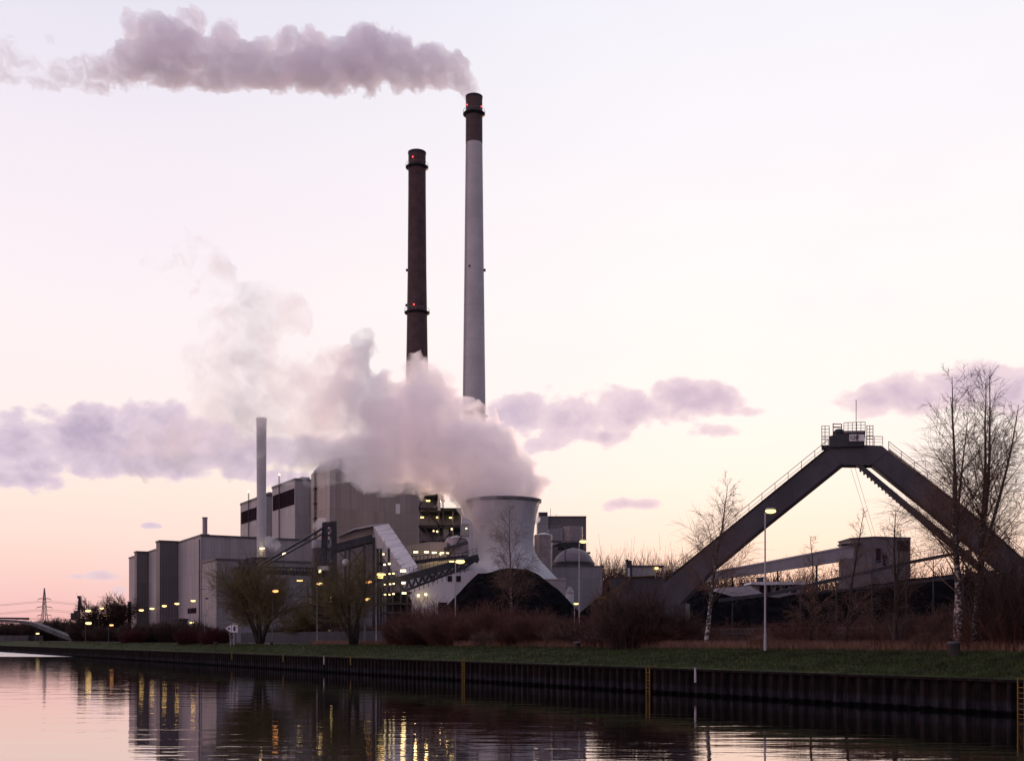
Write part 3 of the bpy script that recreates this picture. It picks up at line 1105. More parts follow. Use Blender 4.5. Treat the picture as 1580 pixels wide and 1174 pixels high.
# long low white house in front of it with windows
Y = 272
wh = thing('workshop', ground(690, Y), 'low pale workshop with small windows behind the belt conveyor', 'workshop')
MB().sheet([(633, 903), (665, 893), (742, 876), (752, 880), (752, 992), (633, 992)], Y, 16).build('wall', M['clad_pale'], wh)
for x0 in (664, 690.5, 704):
    MB().sheet([(x0, 888), (x0 + 7, 888), (x0 + 7, 897), (x0, 897)], Y - .08, .3).build('window', M['louvre'], wh)
MB().sheet([(676, 929), (690, 929), (690, 945), (676, 945)], Y - .08, .3).build('door', M['louvre'], wh)
lamp_boxes(wh, [(645.5, 918.5, 4.2, 4), (657, 917, 4.6, 4)], M['lamp_white'], Y - 1, watt=25)

Y = 300
bx = thing('pump_house', ground(856, Y), 'small grey flat house at the right foot of the cooling tower', 'house')
MB().sheet([(836, 893.5), (873.5, 893.5), (873.5, 990), (836, 990)], Y, 14).build('wall', M['clad_mid'], bx)
MB().sheet([(835.5, 892.3), (874, 892.3), (874, 893.4), (835.5, 893.4)], Y - .3, 14.6).build('roof', M['clad_pale'], bx)
Y = 285
c = ground(879, Y)
k = Y / F
st = thing('small_silo', c, 'small pink lit silo with a conical roof beside the coal heap', 'silo')
MB().lathe([(6.2 * k, GZ), (6.2 * k, Zof(915, Y))], c, 20).build('shell', M['clad_pale'], st, smooth=True, auto=40)
MB().lathe([(6.8 * k, Zof(915, Y)), (6.8 * k, Zof(914, Y)), (.3, Zof(905, Y))], c, 20).build('roof', M['clad_mid'], st, smooth=True, auto=20)
Y = 354
c = ground(838, Y)
k = Y / F
ts = thing('tall_silo', c, 'tall cylindrical grey silo right of the cooling tower', 'silo')
MB().lathe([(14 * k, GZ), (14 * k, Zof(826, Y)), (13 * k, Zof(825, Y)), (.5, Zof(822, Y))], c, 36).build('shell', M['tank_brown'], ts, smooth=True, auto=20)
MB().lathe([(14.5 * k, Zof(846, Y)), (14.5 * k, Zof(845, Y))], c, 36, cap=False).build('band', M['steel_grey'], ts)
MB().beam(P(850, 835, Y - 1), P(866, 835.5, Y + 4), .7).build('duct', M['steel_dark'], ts)

# filter building on the right with round ducts and a dome
Y = 425
fb = thing('filter_house', ground(875, Y), 'dark tall filter building with a roof cabin right of the cooling tower', 'filter house')
MB().sheet([(846, 797), (904.5, 797), (904.5, 990), (846, 990)], Y, 26).build('wall', M['clad_dark'], fb)
MB().sheet([(830, 796), (846, 796), (846, 990), (830, 990)], Y - 1.5, 22).build('stair_shaft', M['clad_mid'], fb)
MB().sheet([(831, 790), (845, 790), (845, 796), (831, 796)], Y - 1, 8).build('roof_cabin', M['steel_dark'], fb)
m = MB()
m.sheet([(845.5, 796), (905, 796), (905, 797.5), (845.5, 797.5)], Y - .4, 27)
m.build('parapet', M['trim'], fb)
m = MB()
m.beam(P(849.5, 797, Y + 4), P(849.5, 784, Y + 4), .15)
m.beam(P(858, 797, Y + 4), P(858, 793, Y + 4), .15)
m.build('antenna', M['steel_dark'], fb)
MB().beam(P(904, 853, Y), P(911, 853, Y), .5, .8).build('bracket', M['steel_dark'], fb)
Y = 405
k = Y / F
du = thing('filter_duct', ground(878, Y), 'wide brown duct drum lit warm on its right, fixed before the filter house', 'duct')
c = ground(884, Y)
MB().lathe([(15 * k, Zof(836, Y)), (15 * k, Zof(813, Y))], c, 28).build('drum', M['tank_brown'], du, smooth=True, auto=40)
MB().sheet([(846, 816), (868, 814), (868, 836), (846, 845)], Y - 1, 9).build('side_duct', M['clad_mid'], du)
m = MB()
for x in (850, 856, 862, 868, 874, 880, 886, 892, 898):
    m.beam(P(x, 836, Y - 7), P(x, 811, Y - 7), .15)
for yy in (811, 819, 828, 836):
    m.beam(P(848, yy, Y - 7), P(900, yy, Y - 7), .18)
m.build('railing', M['steel_grey'], du)
MB().sheet([(862, 836), (900, 836), (900, 845), (862, 845)], Y - 3, 10).build('platform', M['steel_dark'], du)
m = MB()
for x in (866, 896):
    for dy in (-3, 6):
        m.sheet([(x - 1, 844), (x + 1, 844), (x + 1, 990), (x - 1, 990)], Y + dy, .5)
m.build('column', M['steel_dark'], du)
Y = 388
k = Y / F
dm = thing('domed_store', ground(884, Y), 'wide grey dome roofed store with a dark gutter below the duct', 'store')
c = ground(885, Y)
MB().lathe([(32 * k, GZ), (32 * k, Zof(872, Y)), (30.5 * k, Zof(866, Y)), (26 * k, Zof(857.5, Y)), (19 * k, Zof(851, Y)), (10 * k, Zof(847, Y)), (.4, Zof(845, Y))], c, 48).build('shell', M['dome'], dm, smooth=True, auto=40)
MB().lathe([(32.6 * k, Zof(873, Y)), (32.6 * k, Zof(868, Y)), (32 * k, Zof(867.5, Y))], c, 48, cap=False).build('gutter', M['steel_dark'], dm, smooth=True, auto=30)
MB().beam(P(872, 868, Y - 7.5), P(872, 845, Y - 2.5), .3).build('ladder', M['steel_dark'], dm)
Y = 362
lb = thing('store_building', ground(890, Y), 'plain grey box building below the dome right of the tall silo', 'store')
MB().sheet([(852, 873.5), (929.5, 873.5), (929.5, 990), (852, 990)], Y, 20).build('wall', M['clad_mid'], lb)
MB().sheet([(851.5, 872.4), (930, 872.4), (930, 873.6), (851.5, 873.6)], Y - .3, 20.6).build('parapet', M['trim'], lb)

# ------------------------------------------------------------------ inclined gallery and stacker machinery
gal = thing('inclined_gallery', ground(610, 300), 'pale enclosed conveyor gallery sloping down before the beige boiler house', 'conveyor gallery')
lf = [P(576, 812, 330), P(627, 886, 288)]
rt_ = [P(600, 808, 330), P(645, 874, 288)]
dn = [Vector((0.4, 1.2, -5.8)), Vector((0.4, 1.2, -5.0))]
m = MB()
m.hexa([lf[0] + dn[0], lf[1] + dn[1], rt_[1] + dn[1], rt_[0] + dn[0], lf[0], lf[1], rt_[1], rt_[0]])
m.build('shell', M['clad_pale'], gal)
m = MB()
for t in (0.12, 0.24, .36, .48, .6, .72, .84):
    m.beam(lf[0].lerp(lf[1], t) + Vector((0, -.05, .05)), rt_[0].lerp(rt_[1], t) + Vector((0, -.05, .05)), .25, .12)
m.build('rib', M['galv'], gal)
m = MB()
m.sheet([(520, 829), (560, 816), (577, 811.5), (584, 815), (600, 842), (592, 846), (575, 830), (560, 831), (520, 842)], 333, 6)
m.build('upper_gallery', M['clad_beige'], gal)
m = MB()
m.sheet([(521, 828), (546, 817), (556, 815.5), (577, 811), (600, 807.5), (598, 806.7), (573, 809.5), (545, 815)], 331, 9)
m.build('roof', M['clad_pale'], gal)
m = MB().sheet([(520, 842), (560, 831), (578, 832), (606, 880), (606, 990), (520, 990)], 345, 8)
m.build('side_wall', M['clad_mid'], gal)

# dark drum bin behind the mast
Y = 285
k = Y / F
db = thing('drum_bin', ground(496, Y), 'dark round bin behind the mast of the stacker', 'bin')
c = ground(497, Y)
MB().lathe([(16 * k, GZ), (16 * k, Zof(846, Y))], c, 32).build('base', M['steel_dark'], db, smooth=True, auto=40)
MB().lathe([(16 * k, Zof(846, Y)), (16 * k, Zof(835, Y)), (15 * k, Zof(833.5, Y))], c, 32).build('shell', M['steel_grey'], db, smooth=True, auto=40)

# bucket wheel stacker: mast, boom, stays, wheel
Y = 235
k = Y / F
bw = thing('bucket_wheel_stacker', ground(508, Y), 'dark bucket wheel stacker with a tall mast, stays and a long boom', 'stacker')
m = MB()
m.sheet([(497, 806), (504, 804.5), (504, 880), (494, 884)], Y, 1.6)
m.sheet([(511, 804), (519.5, 804), (520, 900), (511.5, 900)], Y, 1.6)
m.sheet([(499, 806), (517, 803.5), (519.5, 808), (499, 812)], Y - .1, 2)
for yy in (824, 845, 868):
    m.sheet([(502, yy), (513, yy), (513, yy + 2.4), (502, yy + 2.4)], Y + .2, 1)
m.build('mast', M['steel_dark'], bw)
m = MB()
for a, b in ((812, 824), (826, 845), (847, 868)):
    m.beam(P(503.5, a, Y + .6), P(511.5, b, Y + .6), .22)
    m.beam(P(511.5, a, Y + .6), P(503.5, b, Y + .6), .22)
for x in (506, 509):
    m.beam(P(x, 812, Y + .9), P(x, 868, Y + .9), .12)
m.build('lattice', M['steel_grey'], bw)
m = MB()
for dy in (0, 4.5):
    m.beam(P(499, 814, Y + dy), P(403, 871, Y - 12 + dy), .42)
    m.beam(P(498, 823, Y + dy), P(405, 875, Y - 12 + dy), .32)
m.build('stay', M['steel_dark'], bw)
m = MB()
for dy in (-.5, 3.5):
    m.beam(P(500, 885.5, Y + dy), P(378, 881, Y - 12 + dy), .8, .9)
    m.beam(P(500, 877, Y + dy), P(378, 874, Y - 12 + dy), .35, .35)
for j in range(24):
    t = j / 24
    a, b = P(500, 885, Y).lerp(P(378, 881, Y - 12), t), P(500, 877, Y).lerp(P(378, 874, Y - 12), t + 1 / 24)
    m.beam(a, b, .18)
m.build('boom', M['steel_dark'], bw)
c = P(383, 884, Y - 13)
wm = MB()
R = 16.5 * k
ring = [(R - .9, -.9), (R, -.9), (R, .9), (R - .9, .9), (R - .9, -.9)]
n = 28
for j in range(n):
    a0, a1 = 2 * math.pi * j / n, 2 * math.pi * (j + 1) / n
    wm.hexa([Vector((c.x + r * math.cos(a), c.y + w, c.z + r * math.sin(a))) for w in (-.9, .9) for r, a in ((R - 1.1, a0), (R, a0), (R, a1), (R - 1.1, a1))])
for j in range(8):
    a = 2 * math.pi * j / 8
    wm.beam(c, c + Vector((math.cos(a) * R, 0, math.sin(a) * R)), .5)
wm.lathe([(.01, c.z), (.02, c.z)], c, 6)
wh_ = wm.build('bucket_wheel', M['steel_dark'], bw)
m = MB()
for j in range(10):
    a = 2 * math.pi * (j + .5) / 10
    q = c + Vector((math.cos(a), 0, math.sin(a))) * (R + .15)
    m.box(q, (1.0, 1.7, .8), (Vector((math.cos(a), 0, math.sin(a))), Vector((0, 1, 0)), Vector((-math.sin(a), 0, math.cos(a)))))
m.build('bucket', M['steel_dark'], wh_)
m = MB().sheet([(372, 872), (396, 869), (398, 876), (396, 896), (374, 896)], Y - 11, 1.2)
m.build('wheel_guard', M['steel_dark'], bw)
MB().sheet([(490.5, 873), (506, 873), (506, 879.5), (490.5, 879.5)], Y - 2.2, 2.2).build('cab', M['clad_pale'], bw)
m = MB()
m.sheet([(481, 887), (521, 887), (523, 905), (479, 905)], Y - 1, 6)
m.sheet([(484, 905), (519, 905), (526, 985), (477, 985)], Y + 1, 5)
m.build('slewing_base', M['steel_dark'], bw)
m = MB()
for yy in (918, 931, 944, 957, 970):
    m.sheet([(474, yy), (529, yy), (529, yy + 2.5), (474, yy + 2.5)], Y - 1.5, 9)
for x in (475, 500, 527):
    m.sheet([(x - .8, 905), (x + .8, 905), (x + .8, 990), (x - .8, 990)], Y - 1.8, .4)
m.build('stair_flight', M['steel_dark'], bw)
lamp_boxes(bw, [(452, 876, 11, 2.6), (462.5, 895.5, 10, 2.4)], M['lamp_pale'], Y - 4)
lamp_boxes(bw, [(493.5, 881, 3.6, 5), (438.5, 854.5, 6, 4.6)], M['lamp_white'], Y - 4)
lamp_boxes(bw, [(511, 923.5, 3, 10), (508.5, 974, 4, 6)], M['lamp_pale'], Y - 4)

# transfer conveyor with trestles right of the mast
Y = 228
tc_ = thing('trestle_conveyor', ground(550, Y), 'dark inclined conveyor on braced trestles right of the stacker mast', 'conveyor')
m = MB()
m.beam(P(518, 846, Y), P(577, 830.5, Y), 3.2, 1.5)
m.build('belt_bridge', M['steel_dark'], tc_)
m = MB()
for dy in (-1.2, 1.2):
    for x, y0, w in ((576.8, 829, .6), (562.5, 838, .55), (539.5, 842, .45), (533, 846, .4)):
        m.beam(P(x, y0, Y + dy), P(x, 990, Y + dy), w)
m.build('leg', M['steel_dark'], tc_)
m = MB()
for a, b in (((540, 846), (562, 872)), ((562, 846), (540, 872)), ((540, 874), (562, 902)), ((562, 874), (540, 902)), ((522, 850), (533, 862))):
    m.beam(P(*a, Y - 1.3), P(*b, Y - 1.3), .2)
for yy in (873, 903):
    m.beam(P(540, yy, Y - 1.3), P(562, yy, Y - 1.3), .25)
m.build('brace', M['steel_dark'], tc_)
MB().blob(P(533.5, 868, Y - 2), .75, 1, 1, 1.1, 12, 8).build('motor', M['clad_pale'], tc_, smooth=True)
# stair and pipe frame between
m = MB()
for x in (583, 588, 600):
    m.beam(P(x, 846, Y + 8), P(x, 990, Y + 8), .5)
m.beam(P(582, 870, Y + 8), P(602, 869, Y + 8), .5)
m.beam(P(583, 850, Y + 8), P(590, 990, Y + 8), .2)
m.build('pipe_frame', M['steel_dark'], tc_)
lamp_boxes(tc_, [(591.5, 854.8, 3, 2.8), (593.5, 870.8, 3.6, 2.8), (600.6, 869.6, 4, 3)], M['lamp_white'], Y + 6)

# long trussed belt conveyor with lamps
Y = 205
bc = thing('belt_conveyor', ground(650, Y), 'dark trussed belt conveyor rising right across the pale workshop', 'conveyor')
c0, c1 = P(583, 908, Y), P(736, 864.5, Y + 6)
m = MB()
m.beam(c0 + Vector((0, 0, .55)), c1 + Vector((0, 0, .55)), 2.4, 1.25)
m.beam(c1 + Vector((-.8, 0, .1)), c1 + Vector((.2, 0, -.3)), .5)
m.build('belt_bridge', M['steel_dark'], bc)
m = MB()
low0, low1 = P(625, 911, Y + 1.6), P(716, 876, Y + 5)
upp0, upp1 = c0.lerp(c1, .27), c0.lerp(c1, .9)
for dy in (-1.1, 1.1):
    o = Vector((0, dy, 0))
    m.beam(low0 + o, low1 + o, .28)
    m.beam(c0.lerp(c1, .2) + o, low0 + o, .25)
    m.beam(low1 + o, c0.lerp(c1, .97) + o, .25)
    for j in range(9):
        a, b = low0.lerp(low1, j / 9) + o, low0.lerp(low1, (j + 1) / 9) + o
        u = upp0.lerp(upp1, (j + .5) / 9) + o
        m.beam(a, u, .18)
        m.beam(u, b, .18)
m.build('truss', M['steel_dark'], bc)
m = MB()
for j in range(26):
    p = c0.lerp(c1, j / 25)
    m.beam(p + Vector((0, -1.2, 1.1)), p + Vector((0, -1.2, 2.2)), .07)
m.beam(c0 + Vector((0, -1.2, 2.2)), c1 + Vector((0, -1.2, 2.2)), .08)
m.beam(c0 + Vector((0, -1.2, 1.7)), c1 + Vector((0, -1.2, 1.7)), .06)
m.build('railing', M['steel_dark'], bc)
m = MB()
for x in (592, 606, 618, 628):
    for dy in (0, 4):
        m.sheet([(x - 1, 905), (x + 1, 905), (x + 1, 990), (x - 1, 990)], Y + dy, .3)
for yy in (912, 930, 944):
    m.sheet([(586, yy), (632, yy), (632, yy + 2.2), (586, yy + 2.2)], Y - .3, 5)
m.sheet([(596, 912), (626, 912), (634, 925), (634, 990), (596, 990)], Y + 5, 2)
m.build('support_tower', M['steel_dark'], bc)
m = MB()
for j in range(12):
    x = 640 + j * 7
    a = P(x, 906 - j * 2.7, Y + 1)
    m.beam(a, a + Vector((0, 0, -.9)), .12)
m.build('hanger', M['steel_dark'], bc)
lamp_boxes(bc, [(622, 880.5, 10, 4.4), (622.5, 899, 6.5, 3.4), (623.5, 914.8, 7.5, 3.2)], M['lamp_white'], Y - 2, watt=25)
lamp_boxes(bc, [(587, 891, 9, 2.2), (697, 866, 8.5, 2.2)], M['lamp_pale'], Y - 1.8)
lamp_boxes(bc, [(593.5, 886, 3, 2), (601, 885, 3, 2), (607, 884.5, 4, 2.4), (594, 901.8, 3, 2), (602, 901, 3, 2), (607.5, 900.2, 3, 2), (594, 917, 4, 2.2), (601, 917, 3, 2), (607, 916, 4, 2.2)], M['lamp_white'], Y - 1.6)

# ------------------------------------------------------------------ portal scraper on the right
Y = Plane(1310, 130, math.radians(17))
T = 2.2
po = thing('portal_reclaimer', ground(1310, 130), 'huge dark steel A shaped portal reclaimer standing over the coal stock', 'reclaimer')
MB().sheet([(1021, 904), (1038, 887.5), (1278, 693), (1299.5, 717), (1182, 811.5), (1101, 879), (1052, 931), (1021, 938)], Y, T).build('leg', M['steel_portal'], po)
MB().sheet([(1278, 693), (1281, 688), (1335, 686.5), (1361, 687.5), (1371, 696), (1344, 717.5), (1299.5, 717)], Y - .06, T + .12).build('head_beam', M['steel_portal'], po)
MB().sheet([(1371, 696), (1512, 805), (1540, 830), (1580, 866), (1662, 933), (1607, 933), (1507, 851), (1435, 790), (1344, 717.5)], Y, T).build('leg', M['steel_portal'], po)
# flanges along the box girders
m = MB()
for pts in ([(1038, 887.5), (1278, 693)], [(1052, 931), (1101, 879), (1182, 811.5), (1299.5, 717)], [(1371, 696), (1512, 805), (1580, 866), (1662, 933)], [(1344, 717.5), (1435, 790), (1507, 851), (1607, 933)]):
    for a, b in zip(pts, pts[1:]):
        pa, pb = P(*a, Y + T / 2), P(*b, Y + T / 2)
        m.beam(pa, pb, T + .3, .10)
m.build('flange', M['steel_dark'], po)
# machine house on top
mh = MB()
mh.sheet([(1279, 673), (1286, 671), (1303, 669), (1304, 666), (1335, 664.5), (1334, 688), (1281, 690)], Y - .4, 3.4)
mh.build('machine_house', M['steel_dark'], po)
MB().sheet([(1301, 664.5), (1335.5, 664), (1335.5, 667), (1303, 668)], Y - .6, 3.8).build('roof', M['steel_grey'], po)
m = MB()
m.blob(P(1294.5, 667, Y + .5), .55, 1.2, 1, .8, 10, 6)
m.box(P(1295, 669.5, Y + .5), (1.1, 1.0, .35))
m.build('winch', M['steel_dark'], po)
m = MB()
for dy in (0, 2.6):
    m.beam(P(1285.5, 671, Y + dy), P(1285.5, 653, Y + dy), .09)
    m.beam(P(1298.5, 668, Y + dy), P(1298.5, 654, Y + dy), .09)
    m.beam(P(1285.5, 654, Y + dy), P(1298.5, 654.2, Y + dy), .09)
    m.beam(P(1285.5, 659, Y + dy), P(1298.5, 659.2, Y + dy), .13)
m.build('hoist_frame', M['steel_dark'], po)


def rail(pts, Yr, hpx, root, step=1.0, bars=3, name='railing', r=.035):
    m = MB()
    for a, b in zip(pts, pts[1:]):
        pa, pb = P(*a, Yr), P(*b, Yr)
        h = hpx * (Yr / F)
        n = max(1, int((pb - pa).length / step))
        for j in range(n + 1):
            q = pa.lerp(pb, j / n)
            m.beam(q, q + UP * h, r * 1.6)
        for k in range(1, bars + 1):
            m.beam(pa + UP * h * k / bars, pb + UP * h * k / bars, r * (1.6 if k == bars else 1.1))
    return m.build(name, M['steel_grey'], root)


for dy in (.1, T - .1):
    rail([(1038, 887), (1278, 692.5)], Y + dy, 14.5, po, 1.9, 2)
    rail([(1371, 695.5), (1512, 804.5), (1580, 865)], Y + dy, 14.5, po, 1.7, 3)
    rail([(1336, 686.5), (1362, 687)], Y + dy, 13.5, po, .8, 3)
    rail([(1302, 665.5), (1335, 664.5)], Y + dy, 13.5, po, .42, 3)
    rail([(1268, 687), (1280, 687)], Y + dy, 13, po, .6, 3)
m = MB()
m.sheet([(1267, 686.5), (1281, 686.5), (1281, 688.4), (1267, 688.4)], Y - .2, 3)
m.build('walkway', M['steel_dark'], po)
m = MB()
for x in (1268, 1273, 1279.5):
    m.beam(P(x, 690, Y - .2), P(x, 657, Y - .2), .07)
for x in (1337.5, 1342, 1347):
    m.beam(P(x, 688, Y - .2), P(x, 656, Y - .2), .07)
for yy in (657, 662, 667, 672, 677):
    m.beam(P(1268, yy, Y - .2), P(1279.5, yy, Y - .2), .06)
    m.beam(P(1337.5, yy, Y - .2), P(1347, yy, Y - .2), .06)
m.build('ladder_cage', M['steel_grey'], po)
m = MB()
m.beam(P(1321, 664, Y + .6), P(1321, 617, Y + .6), .06)
m.build('antenna', M['steel_dark'], po)
# sign board with lettering
sb = MB().sheet([(1310.5, 670), (1334, 670), (1334, 680.5), (1310.5, 680.5)], Y - .52, .08).build('sign_board', M['white'], po)


def lettering(txt, centre, width, height, mat, parent, depth=.02, name='lettering'):
    cu = bpy.data.curves.new(name, 'FONT')
    cu.body = txt
    cu.align_x = 'CENTER'
    cu.align_y = 'CENTER'
    cu.extrude = depth
    tmp = bpy.data.objects.new('tmp', cu)
    COL.objects.link(tmp)
    bpy.context.view_layer.update()
    me = bpy.data.meshes.new_from_object(tmp.evaluated_get(bpy.context.evaluated_depsgraph_get()))
    bpy.data.objects.remove(tmp)
    xs = [v.co.x for v in me.vertices]
    ys = [v.co.y for v in me.vertices]
    sx, sy = width / (max(xs) - min(xs)), height / (max(ys) - min(ys))
    mx, my = (max(xs) + min(xs)) / 2, (max(ys) + min(ys)) / 2
    org = ORG[parent.name]
    for v in me.vertices:
        v.co = Vector(((v.co.x - mx) * sx, -v.co.z, (v.co.y - my) * sy)) + centre - org
    me.materials.clear()
    me.materials.append(mat)
    o = bpy.data.objects.new(name, me)
    COL.objects.link(o)
    o.parent = parent
    ORG[o.name] = org
    return o


lettering('SCHADE', P(1322.2, 674.6, Y - .56), 21 * (Y / F), 6.4 * (Y / F), M['steel_dark'], sb)
MB().beam(P(1322.8, 689, Y - .75), P(1322.8, 666, Y - .75), .09).build('post', M['steel_dark'], sb)
# hinged scraper boom below the right leg
m = MB()
for dy in (0, 1.9):
    m.sheet([(1319, 716.5), (1330, 716.5), (1440, 808), (1513, 869), (1600, 942), (1592, 948), (1500, 873), (1428, 812)], Y + dy, .5)
m.build('scraper_boom', M['steel_dark'], po)
m = MB()
for j in range(46):
    p = P(1325, 716.5, Y).lerp(P(1597, 945, Y), (j + .5) / 46)
    m.box(p + Y.n * 1.1 + Vector((0, 0, -.25)), (.22, 1.8, .32), (Vector((Y.n.y, -Y.n.x, 0)), Y.n, UP))
m.build('scraper_blade', M['steel_dark'], po)
MB().beam(P(1311, 717, Y + 1), P(1347, 832, Y + 1), .035).build('rope', M['steel_grey'], po)
MB().beam(P(1318, 717, Y + 1.6), P(1352, 832, Y + 1.6), .035).build('rope', M['steel_grey'], po)
for t in (.3, .55, .8):
    a = P(1349, 717, Y + 1.2).lerp(P(1600, 928, Y + 1.2), t)
    b = P(1331, 722, Y + 1.2).lerp(P(1597, 943, Y + 1.2), t)
    MB().beam(a, b, .06).build('hanger_rod', M['steel_grey'], po)
for x0, x1 in ((1018, 1058), (1606, 1664)):
    MB().sheet([(x0, 936), (x1, 930), (x1, 992), (x0, 992)], Y - .5, 3.6).build('bogie', M['steel_dark'], po)

# control house, lamp and yellow rail near the left foot
Y = 205
ch = thing('control_house', ground(990, Y), 'small dark control house with a stub tower at the left foot of the portal', 'control house')
MB().sheet([(974, 873.5), (1011, 873.5), (1011, 888.5), (974, 889)], Y, 3).build('wall', M['steel_grey'], ch)
MB().sheet([(973, 872), (1025, 872), (1025, 874), (973, 874)], Y - .2, 3.6).build('roof', M['steel_dark'], ch)
m = MB()
m.sheet([(967, 864.5), (975, 864.5), (975, 890), (967, 890)], Y - .1, 1.6)
m.sheet([(966, 863), (969.5, 862), (970, 866), (966, 866)], Y - .1, 1.2)
m.beam(P(958, 880, Y), P(967, 879, Y), .12)
m.beam(P(958.5, 880, Y), P(958.5, 893, Y), .12)
m.build('tower', M['steel_dark'], ch)
MB().sheet([(968.5, 876), (972, 876), (972, 889), (968.5, 889)], Y - .3, .3).build('door', M['clad_pale'], ch)
m = MB()
for x in (1011.5, 1023):
    m.beam(P(x, 874, Y), P(x, 892, Y), .16)
m.beam(P(1012, 880, Y), P(1023, 880, Y), .1)
m.build('porch', M['steel_grey'], ch)
lamp_boxes(ch, [(1013, 876.5, 6, 3.4)], M['lamp_pale'], Y - .6)
m = MB()
m.sheet([(940, 893), (1022, 888.5), (1030, 904), (1030, 935), (960, 935)], Y + .5, 3)
m.build('bridge_girder', M['steel_portal'], ch)
m = MB()
m.beam(P(931, 921, Y - .6), P(975, 889.5, Y - .6), .10)
m.beam(P(929, 926, Y - .6), P(972, 894.5, Y - .6), .08)
m.beam(P(975, 889.5, Y - .6), P(1010, 888, Y - .6), .10)
for t in (.1, .35, .6, .85):
    a = P(931, 921, Y - .6).lerp(P(975, 889.5, Y - .6), t)
    m.beam(a, a + Vector((0, 0, -1.1)), .08)
m.build('handrail', M['yellow'], ch)
m = MB()
pts = [P(936 + 18 * math.cos(a) + 2, 937 - 15 * math.sin(a), 130) for a in [math.pi * .05 + i * .1 for i in range(14)]]
m.tube([P(920, 922, 130), P(934, 922, 130), P(941, 926, 130), P(944, 936, 130), P(945, 990, 130)], .10, 6)
yp = m.build('yellow_pipe', M['yellow'], None, ground(945, 130))
tag(yp, 'bent yellow pipe standing in the bushes before the small coal heap', 'pipe')

# ------------------------------------------------------------------ coal
def heap(name, ridge, Yc, slope, label, seed, step=0.9, plane=True):
    """ridge: list of (px, py) of the crest at distance Yc; sides fall at the angle of repose"""
    pts = [P(px, py, Yc) for px, py in ridge]
    xs = [p.x for p in pts]
    H = max(p.z for p in pts) - GZ
    x0, x1 = xs[0] - 3, xs[-1] + 3
    w = H / slope
    nx, ny = int((x1 - x0) / step), int(2 * w / step)
    mb = MB()

    def crest(x):
        if x <= xs[0]:
            return pts[0].z - (xs[0] - x) * slope
        for a, b in zip(pts, pts[1:]):
            if a.x <= x <= b.x:
                return a.z + (b.z - a.z) * (x - a.x) / (b.x - a.x)
        return pts[-1].z - (x - xs[-1]) * slope
    for i in range(nx + 1):
        for j in range(ny + 1):
            x = x0 + (x1 - x0) * i / nx
            y = Yc - w + 2 * w * j / ny
            d = abs(y - Yc)
            z = crest(x) - max(0, math.hypot(d, 1.2) - 1.2) * slope
            n = mnoise.fractal(Vector((x * .16 + seed, y * .16, 1)), 0.9, 2.0, 6)
            z += n * (.35 + .06 * d) - .1
            mb.v.append((x, y, max(GZ - .3, z)))
    m = ny + 1
    for i in range(nx):
        for j in range(ny):
            a = i * m + j
            mb.f.append((a, a + m, a + m + 1, a + 1))
    o = mb.build(name, M['coal'], None, (0.5 * (x0 + x1), Yc, GZ))
    return tag(o, label, 'coal heap')


heap('coal_heap', [(672, 950), (690, 932), (738, 884), (748, 883), (770, 877), (790, 875), (812, 877), (830, 885), (858, 906), (890, 938), (905, 952)], 232, .68,
     'black flat topped coal heap in front of the cooling tower', 1.0)
heap('coal_heap', [(885, 955), (905, 936), (930, 914), (948, 898), (962, 892), (985, 889), (1010, 888), (1024, 893), (1042, 907), (1070, 930)], 232, .7,
     'small black coal heap left of the portal foot under the control house', 9.0)
heap('coal_heap', [(985, 950), (1030, 926), (1065, 912), (1090, 908), (1130, 919), (1200, 921), (1260, 913), (1330, 903), (1400, 893), (1480, 884), (1600, 880), (1700, 900)], 252, .7,
     'long black coal stockpile behind the portal on the right', 21.0)

# enclosed pale gallery and transfer house behind the portal
Y = 330
eg = thing('enclosed_gallery', ground(1200, Y), 'long pale enclosed conveyor gallery rising to the transfer house behind the portal', 'conveyor gallery')
m = MB()
m.sheet([(1088, 883), (1108, 880.5), (1180, 867.5), (1318, 841), (1318, 863), (1180, 884), (1092, 895.5)], Y, 4)
m.build('shell', M['clad_mid'], eg)
m = MB()
m.sheet([(1088, 882), (1108, 879.5), (1180, 866.3), (1318, 839.5), (1318, 841.8), (1180, 868.4), (1108, 881.6), (1088, 884)], Y - .25, 4.5)
m.build('roof', M['clad_pale'], eg)
m = MB()
for x, y0 in ((1130, 888), (1200, 880), (1260, 871)):
    for dy in (.3, 3.4):
        m.beam(P(x - 3, 990, Y + dy), P(x, y0, Y + dy), .4)
        m.beam(P(x + 3, 990, Y + dy), P(x, y0, Y + dy), .4)
m.build('trestle', M['steel_dark'], eg)
th = thing('transfer_house', ground(1358, Y), 'grey flat gabled transfer house at the upper end of the pale gallery', 'transfer house')
MB().sheet([(1312.5, 830), (1350, 827.8), (1405, 829.5), (1405, 990), (1312.5, 990)], Y + .5, 12).build('wall', M['clad_dark'], th)
MB().sheet([(1311.5, 829.5), (1350, 827), (1406, 828.8), (1406, 830.6), (1350, 829), (1311.5, 831.4)], Y + .2, 12.6).build('roof', M['trim'], th)
MB().sheet([(1298, 862), (1345, 858), (1345, 990), (1298, 990)], Y - 1.5, 2).build('annex', M['clad_dark'], th)
MB().sheet([(1298, 838.5), (1330, 837), (1330, 840), (1298, 841)], Y - 1.2, 4).build('canopy', M['steel_dark'], th)
m = MB()
for x, y0, y1 in ((1352, 846, 868), (1362, 856, 872)):
    m.sheet([(x, y0), (x + 7, y0), (x + 7, y1), (x, y1)], Y + .3, .4)
m.build('opening', M['louvre'], th)
MB().sheet([(1385, 834), (1402, 834), (1402, 850), (1385, 850)], Y + .3, .4).build('window', M['louvre'], th)

